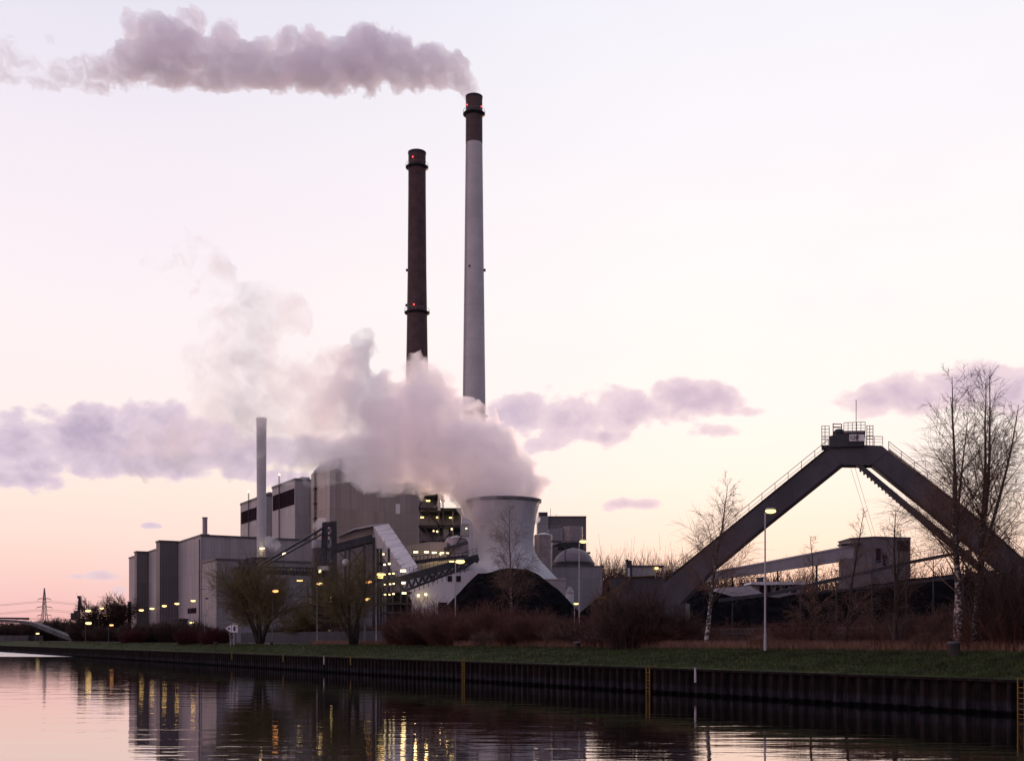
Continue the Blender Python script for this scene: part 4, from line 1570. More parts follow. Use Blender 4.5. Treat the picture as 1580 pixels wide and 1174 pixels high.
# shed with a pale roof, and the belts in front of the stockpile
Y = 262
sh = thing('belt_shed', ground(1200, Y), 'low shed with a pale flat roof beside the pale gallery', 'shed')
MB().sheet([(1160, 897.5), (1240, 897), (1255, 901), (1180, 902), (1158, 901)], Y - 2, 8).build('roof', M['clad_pale'], sh)
MB().sheet([(1163, 901.5), (1238, 901.5), (1238, 990), (1163, 990)], Y, 6).build('wall', M['clad_mid'], sh)
MB().sheet([(1167, 891), (1183, 889.5), (1183, 891.5), (1178, 892), (1178, 898), (1170, 898), (1170, 892), (1167, 892.5)], Y, 1.5).build('roof_hood', M['steel_dark'], sh)
m = MB()
for x in (1172, 1184, 1196, 1208, 1221):
    m.sheet([(x, 904), (x + 8, 904), (x + 8, 914), (x, 914)], Y - .1, .3)
m.build('window', M['louvre'], sh)
MB().sheet([(1105, 907), (1160, 903.5), (1160, 906), (1180, 917), (1108, 921), (1104, 912)], Y - 6, 5).build('deck', M['galv'], sh)
Y = 238
yb = thing('yard_conveyor', ground(1350, Y), 'long low dark open belt conveyor rising to the right in front of the stockpile', 'conveyor')
m = MB()
p0, p1 = P(1080, 922, Y), P(1500, 851.5, Y)
pm = P(1290, 893, Y)
for a, b in ((P(1110, 926, Y), P(1190, 916, Y)), (P(1190, 916, Y), pm), (pm, P(1400, 868, Y)), (P(1400, 868, Y), P(1500, 849, Y))):
    m.beam(a, b, 1.6, .75)
m.build('belt_bridge', M['steel_dark'], yb)
m = MB()
for x in (1130, 1180, 1235, 1290, 1345, 1398, 1440, 1486):
    yv = 924 - (x - 1120) * .2 if x < 1290 else 893 - (x - 1290) * .21
    for dy in (-.6, .6):
        m.beam(P(x, yv + 2, Y + dy), P(x + 3 * dy, 990, Y + dy), .14)
    m.beam(P(x, yv + 14, Y), P(x + 14, yv - 1, Y), .12)
m.build('trestle', M['steel_dark'], yb)
rail([(1190, 912), (1290, 889)], Y - .8, 9, yb, .9, 2)
rail([(1290, 889), (1400, 864), (1500, 845)], Y - .8, 9, yb, .9, 2)
m = MB()
m.beam(P(1400, 900, Y + 8), P(1620, 870, Y + 8), 1.4, .7)
m.beam(P(1230, 917, Y + 3), P(1400, 900, Y + 8), 1.2, .5)
m.build('return_belt', M['steel_dark'], yb)

# ------------------------------------------------------------------ street lamps
def street_lamp(px, py, arm, label, mat, Y=None, group=None, size=1.0, pole='galv', zground=GZ):
    """px, py of the lamp head; the pole stands arm metres to the left of the head"""
    if Y is None:
        Y = 9.8 * F / (HY - py)
    h = P(px, py, Y)
    b = Vector((h.x - arm, Y, zground))
    root = thing('street_lamp', b, label, 'street lamp', group)
    m = MB()
    m.tube([b, b + UP * 1.2, b + UP * 1.25, Vector((b.x, b.y, h.z - .15))], [.11, .10, .075, .055], 8)
    m.build('pole', M[pole], root)
    MB().tube([Vector((b.x, b.y, h.z - .2)), Vector((b.x + .12, b.y, h.z + .05)), Vector((h.x - .2, b.y, h.z + .16))], .045, 6).build('arm', M[pole], root)
    hd = MB().blob((h.x, h.y, h.z + .15 * size), .35 * size, 1.15, .6, .30, 12, 6).build('head', M['steel_grey'], root, smooth=True)
    MB().blob((h.x, h.y, h.z - .02), .37 * size, 1.15, .62, .50, 12, 6).build('lamp', mat, hd, smooth=True)
    return root


street_lamp(1189, 788, .42, 'tall lit street lamp with its pole before the left leg of the portal', M['lamp_pale'])
street_lamp(900, 835, .45, 'tall lit street lamp before the grey store building', M['lamp_pale'], Y=122)
street_lamp(710, 866, .6, 'tall lit street lamp at the upper end of the belt conveyor', M['lamp_warm'], size=1.4)
street_lamp(493, 900, .45, 'tall lit street lamp before the stacker base beside the round willow', M['lamp_warm'], size=1.3)
street_lamp(587.5, 886, .7, 'tall lit street lamp at the lower end of the belt conveyor', M['lamp_warm'], size=1.5)
street_lamp(568.5, 897.5, .5, 'orange lit street lamp, the upper of two right of the narrow willow', M['lamp_orange'], Y=178, size=1.3, pole='pole_dark')
street_lamp(566.5, 924, .5, 'yellow lit street lamp, the lower of two right of the narrow willow', M['lamp_warm'], Y=182, size=1.3, pole='pole_dark')
street_lamp(425, 911.5, .5, 'orange lit street lamp seen through the right side of the round willow', M['lamp_orange'], Y=186, size=1.3, pole='pole_dark')
street_lamp(367.5, 920.5, .5, 'dim orange street lamp seen through the left side of the round willow', M['lamp_orange'], Y=196, size=1.1, pole='pole_dark')
street_lamp(889, 931, .3, 'small low lit street lamp between the two coal heaps', M['lamp_pale'], Y=190, size=1.0)
street_lamp(298, 926.5, .8, 'lit street lamp before the pink end wall of the long hall', M['lamp_warm'], size=1.5, pole='pole_dark')
LG = 'street lamps along the works road'
for px, py in ((273, 931), (253.5, 934.5), (234.5, 938.5), (218, 941), (201, 943.5), (187, 946.5), (173.5, 948.8), (162.5, 950.5), (151.5, 952.5)):
    street_lamp(px, py, .9, 'lit street lamp in the row along the works road left of the long hall', M['lamp_warm'], group=LG, pole='pole_dark', size=min(2.2, 1.5 * 9.8 * F / (HY - py) / 290))
street_lamp(136, 942, .9, 'pale lit street lamp above the far trees, leftmost of the upper row', M['lamp_pale'], Y=360, size=2.2, pole='pole_dark')
street_lamp(157, 938, .9, 'pale lit street lamp beside the crown of the tall far tree', M['lamp_pale'], Y=350, size=1.6, pole='pole_dark')
street_lamp(136.5, 961, .9, 'bright lit street lamp low down beside the far end of the bridge', M['lamp_warm'], Y=330, size=2.2, pole='pole_dark')
street_lamp(172, 964, .9, 'dim lit street lamp low before the tall far tree', M['lamp_orange'], Y=330, size=1.5, pole='pole_dark')
street_lamp(296, 960, .8, 'white lit low street lamp at the foot of the long hall', M['lamp_pale'], Y=270, size=1.4, pole='pole_dark')
street_lamp(58, 977, .8, 'small yellow lit lamp post under the arch bridge', M['lamp_pale'], Y=400, size=1.6, pole='pole_dark')
ul = street_lamp(319, 923, .5, 'unlit dark street lamp before the low hall', M['steel_dark'], Y=265)

# ------------------------------------------------------------------ navigation sign on the bank
p = bank(360.5, 6.2)
Y = p.y
sg = thing('waterway_sign', p, 'white waterway sign with an arrow panel pointing left on the bank', 'sign')
m = MB()
m.beam(p + Vector((0, .12, -.2)), P(361, 962, Y + .12), .14)
m.beam(p + Vector((-.55, .12, -.2)), P(354.5, 976, Y + .12), .10)
m.build('post', M['galv'], sg)
ar = MB().sheet([(347.5, 969), (356.3, 963.5), (356.3, 975.5)], Y, .06).build('arrow_panel', M['white'], sg)
MB().sheet([(351.5, 968), (355, 968), (355, 971), (351.5, 971)], Y - .03, .03).build('arrow_mark', M['blue'], ar)
pn = MB().sheet([(357.3, 964), (367, 964), (367, 975.3), (357.3, 975.3)], Y, .06).build('square_panel', M['white'], sg)
MB().sheet([(360, 966.2), (363.2, 966.2), (363.2, 973), (360, 973)], Y - .03, .03).build('square_mark', M['blue'], pn)
tp = MB().sheet([(358.5, 960.8), (364.5, 960.8), (364.5, 963.4), (358.5, 963.4)], Y, .06).build('top_panel', M['white'], sg)
MB().sheet([(359, 961.6), (364, 961.6), (364, 962.6), (359, 962.6)], Y - .03, .03).build('top_mark', M['red'], tp)

# fence of blue grey panels behind the willows, and mesh fence on the right
def fence_line(px0, d0, px1, d1, h, label, mat, panel=2.4, mesh=False):
    a, b = bank(px0, d0, GZ), bank(px1, d1, GZ)
    root = thing('fence', a, label, 'fence')
    L = (b - a).length
    n = max(1, int(L / panel))
    ax = (b - a).normalized()
    nrm = ax.cross(UP)
    m, pm_ = MB(), MB()
    for i in range(n + 1):
        q = a.lerp(b, i / n)
        m.box(q + UP * (h / 2), (.09, .09, h + .1), (ax, nrm, UP))
        if i < n:
            c = a.lerp(b, (i + .5) / n)
            if mesh:
                for k in range(5):
                    pm_.box(c + UP * (.15 + (h - .2) * k / 4), (L / n, .03, .03), (ax, nrm, UP))
                for k in range(10):
                    pm_.box(a.lerp(b, (i + k / 10) / n) + UP * (h / 2), (.02, .02, h - .1), (ax, nrm, UP))
            else:
                pm_.box(c + UP * (h / 2), (L / n - .12, .05, h - .1), (ax, nrm, UP))
    m.build('post', M['steel_dark'], root)
    pm_.build('mesh_panel' if mesh else 'panel', M[mat], root)


fence_line(600, 26, 372, 30, 2.3, 'long blue grey panel fence behind the two willows', 'blue_fence')
fence_line(1580, 19, 1080, 19, 1.9, 'grey wire mesh fence in the brush before the stockpile', 'steel_grey', 2.5, True)

# ------------------------------------------------------------------ far left: bridge, pylon, wires, crane
Yb = 410
br = thing('arch_bridge', ground(120, Yb), 'low grey arched bridge over the canal at the far left', 'bridge')
deck = [(-420, 985), (-340, 972), (-240, 962), (-140, 956), (-60, 953.5), (0, 955), (30, 957), (50, 960), (75, 969), (100, 979), (118, 985), (140, 990)]
low = [(140, 996), (110, 988), (95, 983), (70, 973), (48, 963.5), (28, 960), (0, 958.5), (-60, 957), (-140, 960), (-240, 966), (-340, 977), (-420, 990)]
MB().sheet(deck + low, Yb, 6).build('deck', M['concrete'], br)
MB().sheet([(-160, 951.5), (0, 952), (45, 952.5), (45, 956), (0, 954.6), (-160, 954)], Yb + 7.5, .4).build('parapet', M['steel_dark'], br)
m = MB()
for (a, b) in zip(low[:-1], low[1:]):
    pa, pb = P(*a, Yb - .3), P(*b, Yb - .3)
    m.beam(pa, pb, .3, .28)
m.build('edge_girder', M['concrete'], br)
m = MB().sheet([(-120, 980), (42, 980), (42, 1003), (-120, 1003)], Yb + 14, 4)
m.build('abutment', M['concrete'], br)
MB().sheet([(40, 980), (60, 980), (60, 1001), (40, 1001)], Yb + 16, 4).build('pier', M['steel_dark'], br)

Yp = 900
k = Yp / F
c = ground(68.5, Yp)
pyl = thing('power_pylon', c, 'grey lattice power pylon with three cross arms on the far left', 'pylon')
m = MB()
zt = Zof(907, Yp)
lv = [(9, GZ), (5, Zof(962, Yp)), (3, Zof(948, Yp)), (2.2, Zof(936, Yp)), (1.4, Zof(922, Yp)), (.3, zt)]
for (wa, za), (wb, zb) in zip(lv, lv[1:]):
    for sx, sy in ((-1, -1), (1, -1), (1, 1), (-1, 1)):
        m.beam((c.x + sx * wa / 2, c.y + sy * wa / 2, za), (c.x + sx * wb / 2, c.y + sy * wb / 2, zb), .42)
    for s in (-1, 1):
        m.beam((c.x + s * wa / 2, c.y - wa / 2, za), (c.x - s * wb / 2, c.y - wb / 2, zb), .28)
m.build('lattice_mast', M['steel_grey'], pyl)
WIRE = []
for yy, w in ((923.5, 10), (936.5, 12), (949, 11)):
    m = MB()
    z = Zof(yy, Yp)
    for s in (-1, 1):
        tip = Vector((c.x + s * w * k, c.y, z - .2))
        m.beam((c.x, c.y, z + 1.2), tip, .3)
        m.beam((c.x, c.y, z - .1), tip, .3)
        m.beam(tip, tip - UP * 1.8, .18)
        WIRE.append(tip - UP * 1.8)
    m.build('cross_arm', M['steel_grey'], pyl)
wires = MB()
for i, t in enumerate(WIRE):
    for sgn in (-1, 1):
        pts = []
        for j in range(13):
            u = j / 12
            x = t.x + sgn * u * 330
            z = t.z - 4 * u * (1 - u) * 9
            pts.append(Vector((x, t.y + sgn * u * 30, z)))
        wires.tube(pts, .11, 4)
wo = wires.build('power_line', M['steel_dark'], None, WIRE[0])
tag(wo, 'thin power lines strung across the sky from the far pylon', 'power line')

Yc = 450
c = ground(120, Yc)
cr = thing('harbour_crane', c, 'dark slewing crane with a raised mast among the far left trees', 'crane')
MB().tube([c, P(121.5, 945, Yc), P(123, 921, Yc)], [.9, .7, .55], 8).build('mast', M['steel_dark'], cr)
MB().beam(P(123.6, 922, Yc), P(127.5, 944, Yc), .7).build('jib', M['steel_dark'], cr)
m = MB()
m.box(P(117, 951, Yc), (3.2, 2.6, 3))
m.box(P(117, 946, Yc), (1.2, 1.2, 2.2))
m.build('cab', M['steel_dark'], cr)
MB().box(P(123, 921, Yc), (1.5, 1.5, 1)).build('sheave_head', M['steel_dark'], cr)
Yc = 380
c = ground(200, Yc)
tw = thing('post_mast', c, 'slim dark mast with a cross arm before the end of the long hall', 'mast')
m = MB()
m.beam(c, P(200, 928, Yc), 1.0)
m.build('mast', M['steel_dark'], tw)
MB().beam(P(184, 941, Yc), P(200, 937, Yc), .4).build('arm', M['steel_dark'], tw)

# low sheds in the far trees
Yc = 395
for (x0, x1, y0, mt, lab) in ((160, 186, 961, 'clad_beige', 'low beige house under the tall far tree'), (72, 104, 962, 'louvre', 'dark flat roofed shed behind the arch bridge'), (262, 276, 955, 'clad_dark', 'small dark shed at the foot of the long hall')):
    yy = (450 if x0 < 120 else Yc) if x0 < 250 else 300
    r = thing('shed', ground((x0 + x1) / 2, yy), lab, 'shed')
    MB().sheet([(x0, y0), (x1, y0), (x1, 990), (x0, 990)], yy, 8).build('wall', M[mt], r)
    MB().sheet([(x0 - 1, y0 - 1.6), (x1 + 1, y0 - 1.6), (x1 + 1.5, y0 + .4), (x0 - 1.5, y0 + .4)], yy - .5, 9).build('roof', M['trim'], r)

# ------------------------------------------------------------------ plants
def rand_dir(d, ang, rnd):
    o = d.orthogonal().normalized()
    o.rotate(Matrix.Rotation(rnd.uniform(0, 2 * math.pi), 3, d))
    return (d * math.cos(ang) + o * math.sin(ang)).normalized()


def limb(mb, p, d, L, r0, r1, seg, rnd, wob, trop, ns):
    pts, rad = [p.copy()], [r0]
    dd = d.copy()
    for i in range(seg):
        dd = dd + Vector((rnd.gauss(0, wob), rnd.gauss(0, wob), rnd.gauss(0, wob) * .6 + trop))
        dd.normalize()
        pts.append(pts[-1] + dd * (L / seg))
        rad.append(r0 + (r1 - r0) * (i + 1) / seg)
    mb.tube(pts, rad, ns, cap=ns > 4)
    return pts, dd


def at(pts, t):
    x = t * (len(pts) - 1)
    i = min(int(x), len(pts) - 2)
    return pts[i].lerp(pts[i + 1], x - i), (pts[i + 1] - pts[i]).normalized()


def make_birch(base, H, r, lean, seed, label, n1=34, spread=.26, droop=-.10, forks=0, first=.22, twig=.009, mat='twig', trunkmat='birch', n2=10, n3=6):
    rnd = random.Random(seed)
    root = thing('birch_tree', base, label, 'birch')
    tr, cw = MB(), MB()
    stems = [(Vector(base) - UP * .1, (Vector((lean, rnd.uniform(-.03, .03), 1))).normalized(), H, r)]
    for f in range(forks):
        stems.append(None)
    i = 0
    first_pts = None
    while i < len(stems):
        if stems[i] is None:
            q, dq = at(first_pts, rnd.uniform(.25, .42))
            stems[i] = (q, rand_dir(dq, .28, rnd), H * .62, r * .6)
        p, d, L, rr = stems[i]
        pts, _ = limb(tr, p, d, L, rr, .018, 14, rnd, .032, .02, 7)
        if i == 0:
            first_pts = pts
        nb = n1 if i == 0 else n1 * 2 // 3
        for b in range(nb):
            t = first + (1 - first) * (b + rnd.random()) / nb if i == 0 else .1 + .9 * (b + rnd.random()) / nb
            q, dq = at(pts, min(t, .985))
            Lb = L * spread * (1.15 - t * .95) * rnd.uniform(.6, 1.25)
            db = rand_dir(dq, rnd.uniform(.55, .95), rnd)
            db.z = abs(db.z) * .8 + .25
            db.normalize()
            rb = max(twig * 1.4, rr * .30 * (1.1 - t))
            bp, _ = limb(cw, q, db, Lb, rb, twig, 5, rnd, .10, .02, 4)
            m2 = max(3, round(n2 * min(1.25, Lb / (.22 * H))))
            m3 = max(2, round(n3 * min(1.2, .45 + .6 * Lb / (.22 * H))))
            for c_ in range(m2):
                u = .2 + .8 * (c_ + rnd.random()) / m2
                q2, d2 = at(bp, min(u, .99))
                L2 = Lb * rnd.uniform(.25, .5) * (1.2 - u * .5)
                p2, _ = limb(cw, q2, rand_dir(d2, rnd.uniform(.4, .8), rnd), L2, twig * 1.2, twig * .8, 4, rnd, .12, droop * .5, 3)
                for e in range(m3):
                    q3, d3 = at(p2, rnd.uniform(.25, 1) * .99)
                    limb(cw, q3, rand_dir(d3, rnd.uniform(.3, .8), rnd), L2 * rnd.uniform(.5, 1.2), twig * .85, twig * .5, 3, rnd, .10, droop, 3)
        i += 1
    tr.build('trunk', M[trunkmat], root, smooth=True)
    cw.build('crown', M[mat], root)
    return root


b = bank(1481, 10.5, GZ)
make_birch(b, 19.0, .27, .035, 11, 'tall bare birch with a white trunk before the right leg, left one of the pair', n1=37, forks=1, spread=.33, n2=10, n3=6)
b = bank(1475, 11.2, GZ)
make_birch(b, 16.5, .20, .01, 12, 'slender bare birch stem growing close beside the tall left birch', n1=24, spread=.30)
b = bank(1500, 11.0, GZ)
make_birch(b, 18.6, .27, .12, 13, 'tall bare birch with a white leaning trunk near the right edge', n1=37, forks=2, spread=.37, n2=10, n3=6)
b = bank(1506, 12.0, GZ)
make_birch(b, 14.5, .17, .10, 14, 'thin bare birch stem leaning right behind the right edge birch', n1=30, spread=.34)
b = bank(1089, 12.0, GZ)
make_birch(b, 15.6, .23, .02, 15, 'lone bare birch with a white trunk before the left leg of the portal', n1=46, spread=.35)
b = bank(790, 26, GZ)
make_birch(b, 19.0, .20, .0, 16, 'bare birch with a reddish trunk before the cooling tower', n1=44, spread=.34, twig=.012)
b = bank(1304, 13, GZ)
make_birch(b, 11.2, .14, .0, 17, 'young bare tree before the transfer house', n1=30, spread=.27, trunkmat='bark_dark', first=.12)
b = bank(1251, 13, GZ)
make_birch(b, 9.2, .12, -.01, 18, 'young bare tree before the pale gallery', n1=28, spread=.30, trunkmat='bark_dark', first=.1)
b = bank(1381, 11, GZ)
make_birch(b, 10.5, .20, .0, 19, 'dark broad bare tree left of the right birches', n1=30, spread=.34, trunkmat='bark_dark', first=.06, mat='twig_dark', forks=1, n2=7, n3=4)


def make_willow(base, H, W, seed, label, stems, mat='twig_olive', name='willow_tree', n2=26, twig=.02):
    rnd = random.Random(seed)
    root = thing(name, base, label, 'willow' if name.startswith('willow') else 'tree')
    tr, cw = MB(), MB()
    for s in range(stems):
        a = 2 * math.pi * s / stems + rnd.uniform(-.4, .4)
        tilt = rnd.uniform(.1, .55) * W / H * 1.7
        d = Vector((math.cos(a) * math.sin(tilt), math.sin(a) * math.sin(tilt), math.cos(tilt)))
        p0 = Vector(base) + Vector((math.cos(a), math.sin(a), 0)) * .5 * rnd.random() * W / 6 - UP * .1
        L = H * rnd.uniform(.55, .75)
        pts, _ = limb(tr, p0, d, L, .20 * H / 8, .05, 8, rnd, .09, .05, 6)
        for b_ in range(n2):
            t = .28 + .72 * (b_ + rnd.random()) / n2
            q, dq = at(pts, min(t, .99))
            Lb = H * rnd.uniform(.22, .42)
            bp, _ = limb(cw, q, rand_dir(dq, rnd.uniform(.4, 1.15), rnd), Lb, twig * 1.6, twig, 5, rnd, .12, .05, 4)
            for c_ in range(9):
                q2, d2 = at(bp, rnd.uniform(.2, .99))
                L2 = Lb * rnd.uniform(.3, .6)
                p2, _ = limb(cw, q2, rand_dir(d2, rnd.uniform(.3, .9), rnd), L2, twig, twig * .7, 3, rnd, .14, .0, 3)
                for e in range(4):
                    q3, d3 = at(p2, rnd.uniform(.2, .99))
                    limb(cw, q3, rand_dir(d3, rnd.uniform(.3, .9), rnd), L2 * rnd.uniform(.4, .8), twig * .8, twig * .5, 2, rnd, .14, -.05, 3)
    tr.build('trunk', M['bark_dark'], root, smooth=True)
    cw.build('crown', M[mat], root)
    return root


b = bank(402, 11, GZ)
make_willow(b, 15.6, 11.5, 31, 'round bushy willow with olive twigs and forked dark trunks', 9, n2=28, twig=.021)
b = bank(545, 10, GZ)
make_willow(b, 14.0, 8.0, 32, 'narrow bushy willow with brown olive twigs before the stacker', 6, n2=20, twig=.019)
b = bank(468, 30, GZ)
make_willow(b, 8.0, 6.5, 33, 'lower olive bush between the round willow and the stacker base', 6, n2=18, twig=.026, name='bushy_tree')
b = bank(340, 40, GZ)
make_willow(b, 10.0, 5.5, 34, 'thin grey bare tree before the low hall left of the round willow', 4, 'twig', n2=14, twig=.022, name='bare_tree')
b = ground(166, 375)
make_willow(b, 15.5, 10, 35, 'tall rounded bare tree among the far left lamps', 6, 'twig_dark', n2=26, twig=.06, name='bare_tree')
b = ground(92, 420)
make_willow(b, 8.5, 8, 36, 'small rounded bare tree behind the arch bridge', 5, 'twig_dark', n2=18, twig=.06, name='bare_tree')


def thicket(seed, H, W, n, mat, twig=.016, lean=.45):
    rnd = random.Random(seed)
    mb = MB()
    for i in range(n):
        a = rnd.uniform(0, 2 * math.pi)
        rr = math.sqrt(rnd.random()) * W * .42
        p = Vector((math.cos(a) * rr, math.sin(a) * rr * .7, -.1))
        tl = rnd.random() * lean
        d = Vector((math.cos(a) * math.sin(tl), math.sin(a) * math.sin(tl), math.cos(tl)))
        L = H * rnd.uniform(.5, 1.0) * (1 - .35 * (rr / (W * .42)) ** 2)
        pts, _ = limb(mb, p, d, L, twig * 1.3, twig * .5, 5, rnd, .09, .01, 3)
        for b_ in range(9):
            q, dq = at(pts, rnd.uniform(.15, .98))
            L2 = L * rnd.uniform(.16, .38)
            p2, _ = limb(mb, q, rand_dir(dq, rnd.uniform(.25, .7), rnd), L2, twig * .8, twig * .45, 3, rnd, .1, .03, 3)
            for e in range(2):
                q3, d3 = at(p2, rnd.uniform(.3, .95))
                limb(mb, q3, rand_dir(d3, rnd.uniform(.3, .7), rnd), L2 * .6, twig * .6, twig * .4, 2, rnd, .1, .03, 3)
    return mb


PROTO = {}


def bush_at(kind, p, rz, s, label, group, name='bare_bush', cat='bush'):
    key = kind
    if key not in PROTO:
        seed, H, W, n, mat, tw, ln = BUSHES[kind]
        o = thicket(seed, H, W, n, M[mat], tw, ln).build(name, M[mat])
        PROTO[key] = o
    else:
        o = PROTO[key].copy()
        COL.objects.link(o)
    o.name = name
    o.location = p
    o.rotation_euler = (0, 0, rz)
    o.scale = s
    tag(o, label, cat, group)
    return o


BUSHES = {
    'red_a': (41, 5.2, 5.0, 210, 'twig_red', .020, .5),
    'red_b': (42, 4.6, 5.5, 210, 'twig_red', .020, .6),
    'dark_a': (43, 5.0, 5.0, 190, 'twig_dark', .020, .5),
    'thin_a': (44, 3.6, 4.5, 130, 'twig', .014, .35),
    'sparse': (48, 4.2, 4.5, 60, 'twig_red', .015, .40),
    'purple': (45, 2.6, 6.0, 420, 'twig_purple', .022, .7),
    'tall': (46, 10.0, 6.0, 90, 'twig', .05, .30),
    'far': (47, 4.0, 9.0, 260, 'twig_dark', .05, .6),
}
rnd = random.Random(77)
# thick red brown brush in front of the coal heap
G1 = 'red brown bushes before the coal heap'
for i in range(36):
    px = 612 + (1035 - 612) * (i + rnd.uniform(-.3, .3)) / 35
    dd = (11.5, 14.5, 18.5)[i % 3] + rnd.uniform(-1, 1)
    sc = rnd.uniform(.7, 1.15) * (1.0 + .14 * (i % 3))
    hs = rnd.uniform(.55, 1.12) if px < 690 else (rnd.uniform(.5, 1.0) if px < 890 else rnd.uniform(.3, .62))
    bush_at(('red_a', 'red_b', 'dark_a', 'thin_a')[rnd.randrange(4)], bank(px, dd, GZ), rnd.uniform(0, 6.28), (sc * 1.1, sc * 1.1, sc * hs),
            'bare red brown bush in the dense brush before the flat topped coal heap', G1)
# lower brush before the long stockpile
G2 = 'brown bushes before the long stockpile'
for i in range(26):
    px = 1045 + (1600 - 1045) * (i + rnd.uniform(-.4, .4)) / 25
    dd = (11.5, 15, 22)[i % 3] + rnd.uniform(-1, 1)
    sc = rnd.uniform(.6, 1.1) * (1.0 + .15 * (i % 3))
    hs = rnd.uniform(.28, .55) if px < 1420 else rnd.uniform(.5, .9)
    bush_at(('thin_a', 'sparse', 'sparse', 'sparse')[rnd.randrange(4)], bank(px, dd, GZ), rnd.uniform(0, 6.28), (sc, sc, sc * hs),
            'bare brown bush in the brush before the long coal stockpile', G2)
for i in range(26):
    px = 900 + 690 * (i + rnd.uniform(-.5, .5)) / 25
    sc = rnd.uniform(.8, 1.25)
    bush_at('sparse', bank(px, rnd.uniform(12, 24), GZ), rnd.uniform(0, 6.28), (sc, sc, sc * rnd.uniform(.4, .95)),
            'bare brown bush in the brush before the long coal stockpile' if px > 1045 else 'bare red brown bush in the dense brush before the flat topped coal heap', G2 if px > 1045 else G1)
bush_at('dark_a', bank(1041, 14, GZ), 2.4, (1.0, 1.0, .8), 'dark dense bush before the left foot of the portal', None)
bush_at('dark_a', bank(975, 9.5, GZ), .4, (1.25, 1.25, 1.25), 'dark fan shaped bush on the grass edge below the control house', None)
bush_at('dark_a', bank(1565, 12, GZ), 1.4, (1.3, 1.3, 1.4), 'dense dark bush at the right edge beyond the leaning birch', None)
bush_at('thin_a', bank(938, 24, GZ), 2.0, (1.1, 1.1, 2.2), 'thin upright bush before the grey store building', None)
# low dogwood hedges
for px, d, s, lab in ((305, 9.5, 1.25, 'low dark red dogwood thicket left of the arrow sign'), (332, 9.5, 1.25, 'low dark red dogwood thicket close behind the arrow sign'), (206, 10, 1.3, 'small dark red dogwood clump far up the bank')):
    bush_at('purple', bank(px, d, GZ - .1), px, (s * 1.2, s, s), lab, None, 'dogwood_bush')
# brush along the far fences
G3 = 'dark far bushes along the canal bend'
for i in range(26):
    px = -20 + 330 * (i + rnd.uniform(-.3, .3)) / 25
    Yf = rnd.uniform(440, 500) if px < 130 else (rnd.uniform(340, 420) if px < 200 else rnd.uniform(265, 300))
    s = rnd.uniform(.9, 1.4) * (1.5 if px < 150 else 1.0)
    bush_at('far', ground(px, Yf), rnd.uniform(0, 6.28), (s * 1.1, s * 1.1, s), 'dark bare bush in the far brush between the bridge and the long hall', G3)
G4 = 'dark bushes before the stacker'
for i in range(12):
    px = 425 + 190 * (i + rnd.uniform(-.3, .3)) / 11
    bush_at('dark_a', bank(px, rnd.uniform(28, 44), GZ), rnd.uniform(0, 6.28), (1.1, 1.1, rnd.uniform(.6, 1.0)), 'dark bare bush behind the blue grey fence before the stacker', G4)
# far bare trees against the glow
G5 = 'bare trees against the glow behind the coal yard'
for i in range(17):
    px = 922 + 140 * (i + rnd.uniform(-.3, .3)) / 16
    Yf = rnd.uniform(420, 460)
    hh = (HY - rnd.uniform(862, 878)) / F * Yf + .9
    bush_at('tall', ground(px, Yf), rnd.uniform(0, 6.28), (1.6, 1.6, hh / 9.6), 'bare tree glowing pink behind the control house and coal heap', G5, 'bare_tree', 'tree')
G6 = 'bare trees in the far belt behind the gallery'
for i in range(30):
    px = 1065 + 560 * (i + rnd.uniform(-.4, .4)) / 29
    Yf = rnd.uniform(470, 540)
    hh = (HY - rnd.uniform(880, 892)) / F * Yf + .9
    bush_at('tall', ground(px, Yf), rnd.uniform(0, 6.28), (2.7, 2.7, hh / 9.6), 'bare tree in the far belt seen below the pale gallery', G6, 'bare_tree', 'tree')


# ------------------------------------------------------------------ grass blades and dry straw
def blades(name, n, dfun, pxr, hr, wid, mat, label, cat, seed, bend=.5):
    rnd = random.Random(seed)
    mb = MB()
    for i in range(n):
        px = rnd.uniform(*pxr)
        p = bank(px, dfun(rnd, px))
        h = rnd.uniform(*hr)
        a = rnd.uniform(0, math.pi)
        s = Vector((math.cos(a), math.sin(a), 0)) * wid
        l = Vector((rnd.gauss(0, bend), rnd.gauss(0, bend), 0)) * h
        p.z -= .04
        mid = p + UP * h * .6 + l * .35
        top = p + UP * h + l
        k = len(mb.v)
        mb.v += [tuple(p - s), tuple(p + s), tuple(mid + s * .7), tuple(mid - s * .7), tuple(top)]
        mb.f += [(k, k + 1, k + 2, k + 3), (k + 3, k + 2, k + 4)]
    o = mb.build(name, M[mat], None, bank(1000, 5))
    tag(o, label, cat, kind='stuff')


blades('grass', 70000, lambda r, px: .6 + 8.6 * r.random() ** .8, (60, 1640), (.10, .30), .022, 'blade', 'short dark green grass on the bank slope', 'grass', 3)
blades('dry_grass', 26000, lambda r, px: r.gauss(10.6, .8) + (0 if px > 700 else 3), (480, 1640), (.35, .95), .016, 'dry', 'pale brown dry grass along the foot of the bushes', 'dry grass', 4, .3)

# ------------------------------------------------------------------ smoke and steam
def mat_smoke(name, colour, dens_fn, aniso=.25, step=.35):
    m, g, out = new_mat(name)
    geo = g.node('ShaderNodeNewGeometry').outputs['Position']
    d = dens_fn(g, geo)
    v = g.node('ShaderNodeVolumePrincipled', None, Color=(*colour, 1.0), Density=d, Anisotropy=aniso)
    g.l.new(v.outputs[0], out.inputs['Volume'])
    m.cycles.volume_step_rate = step
    return m


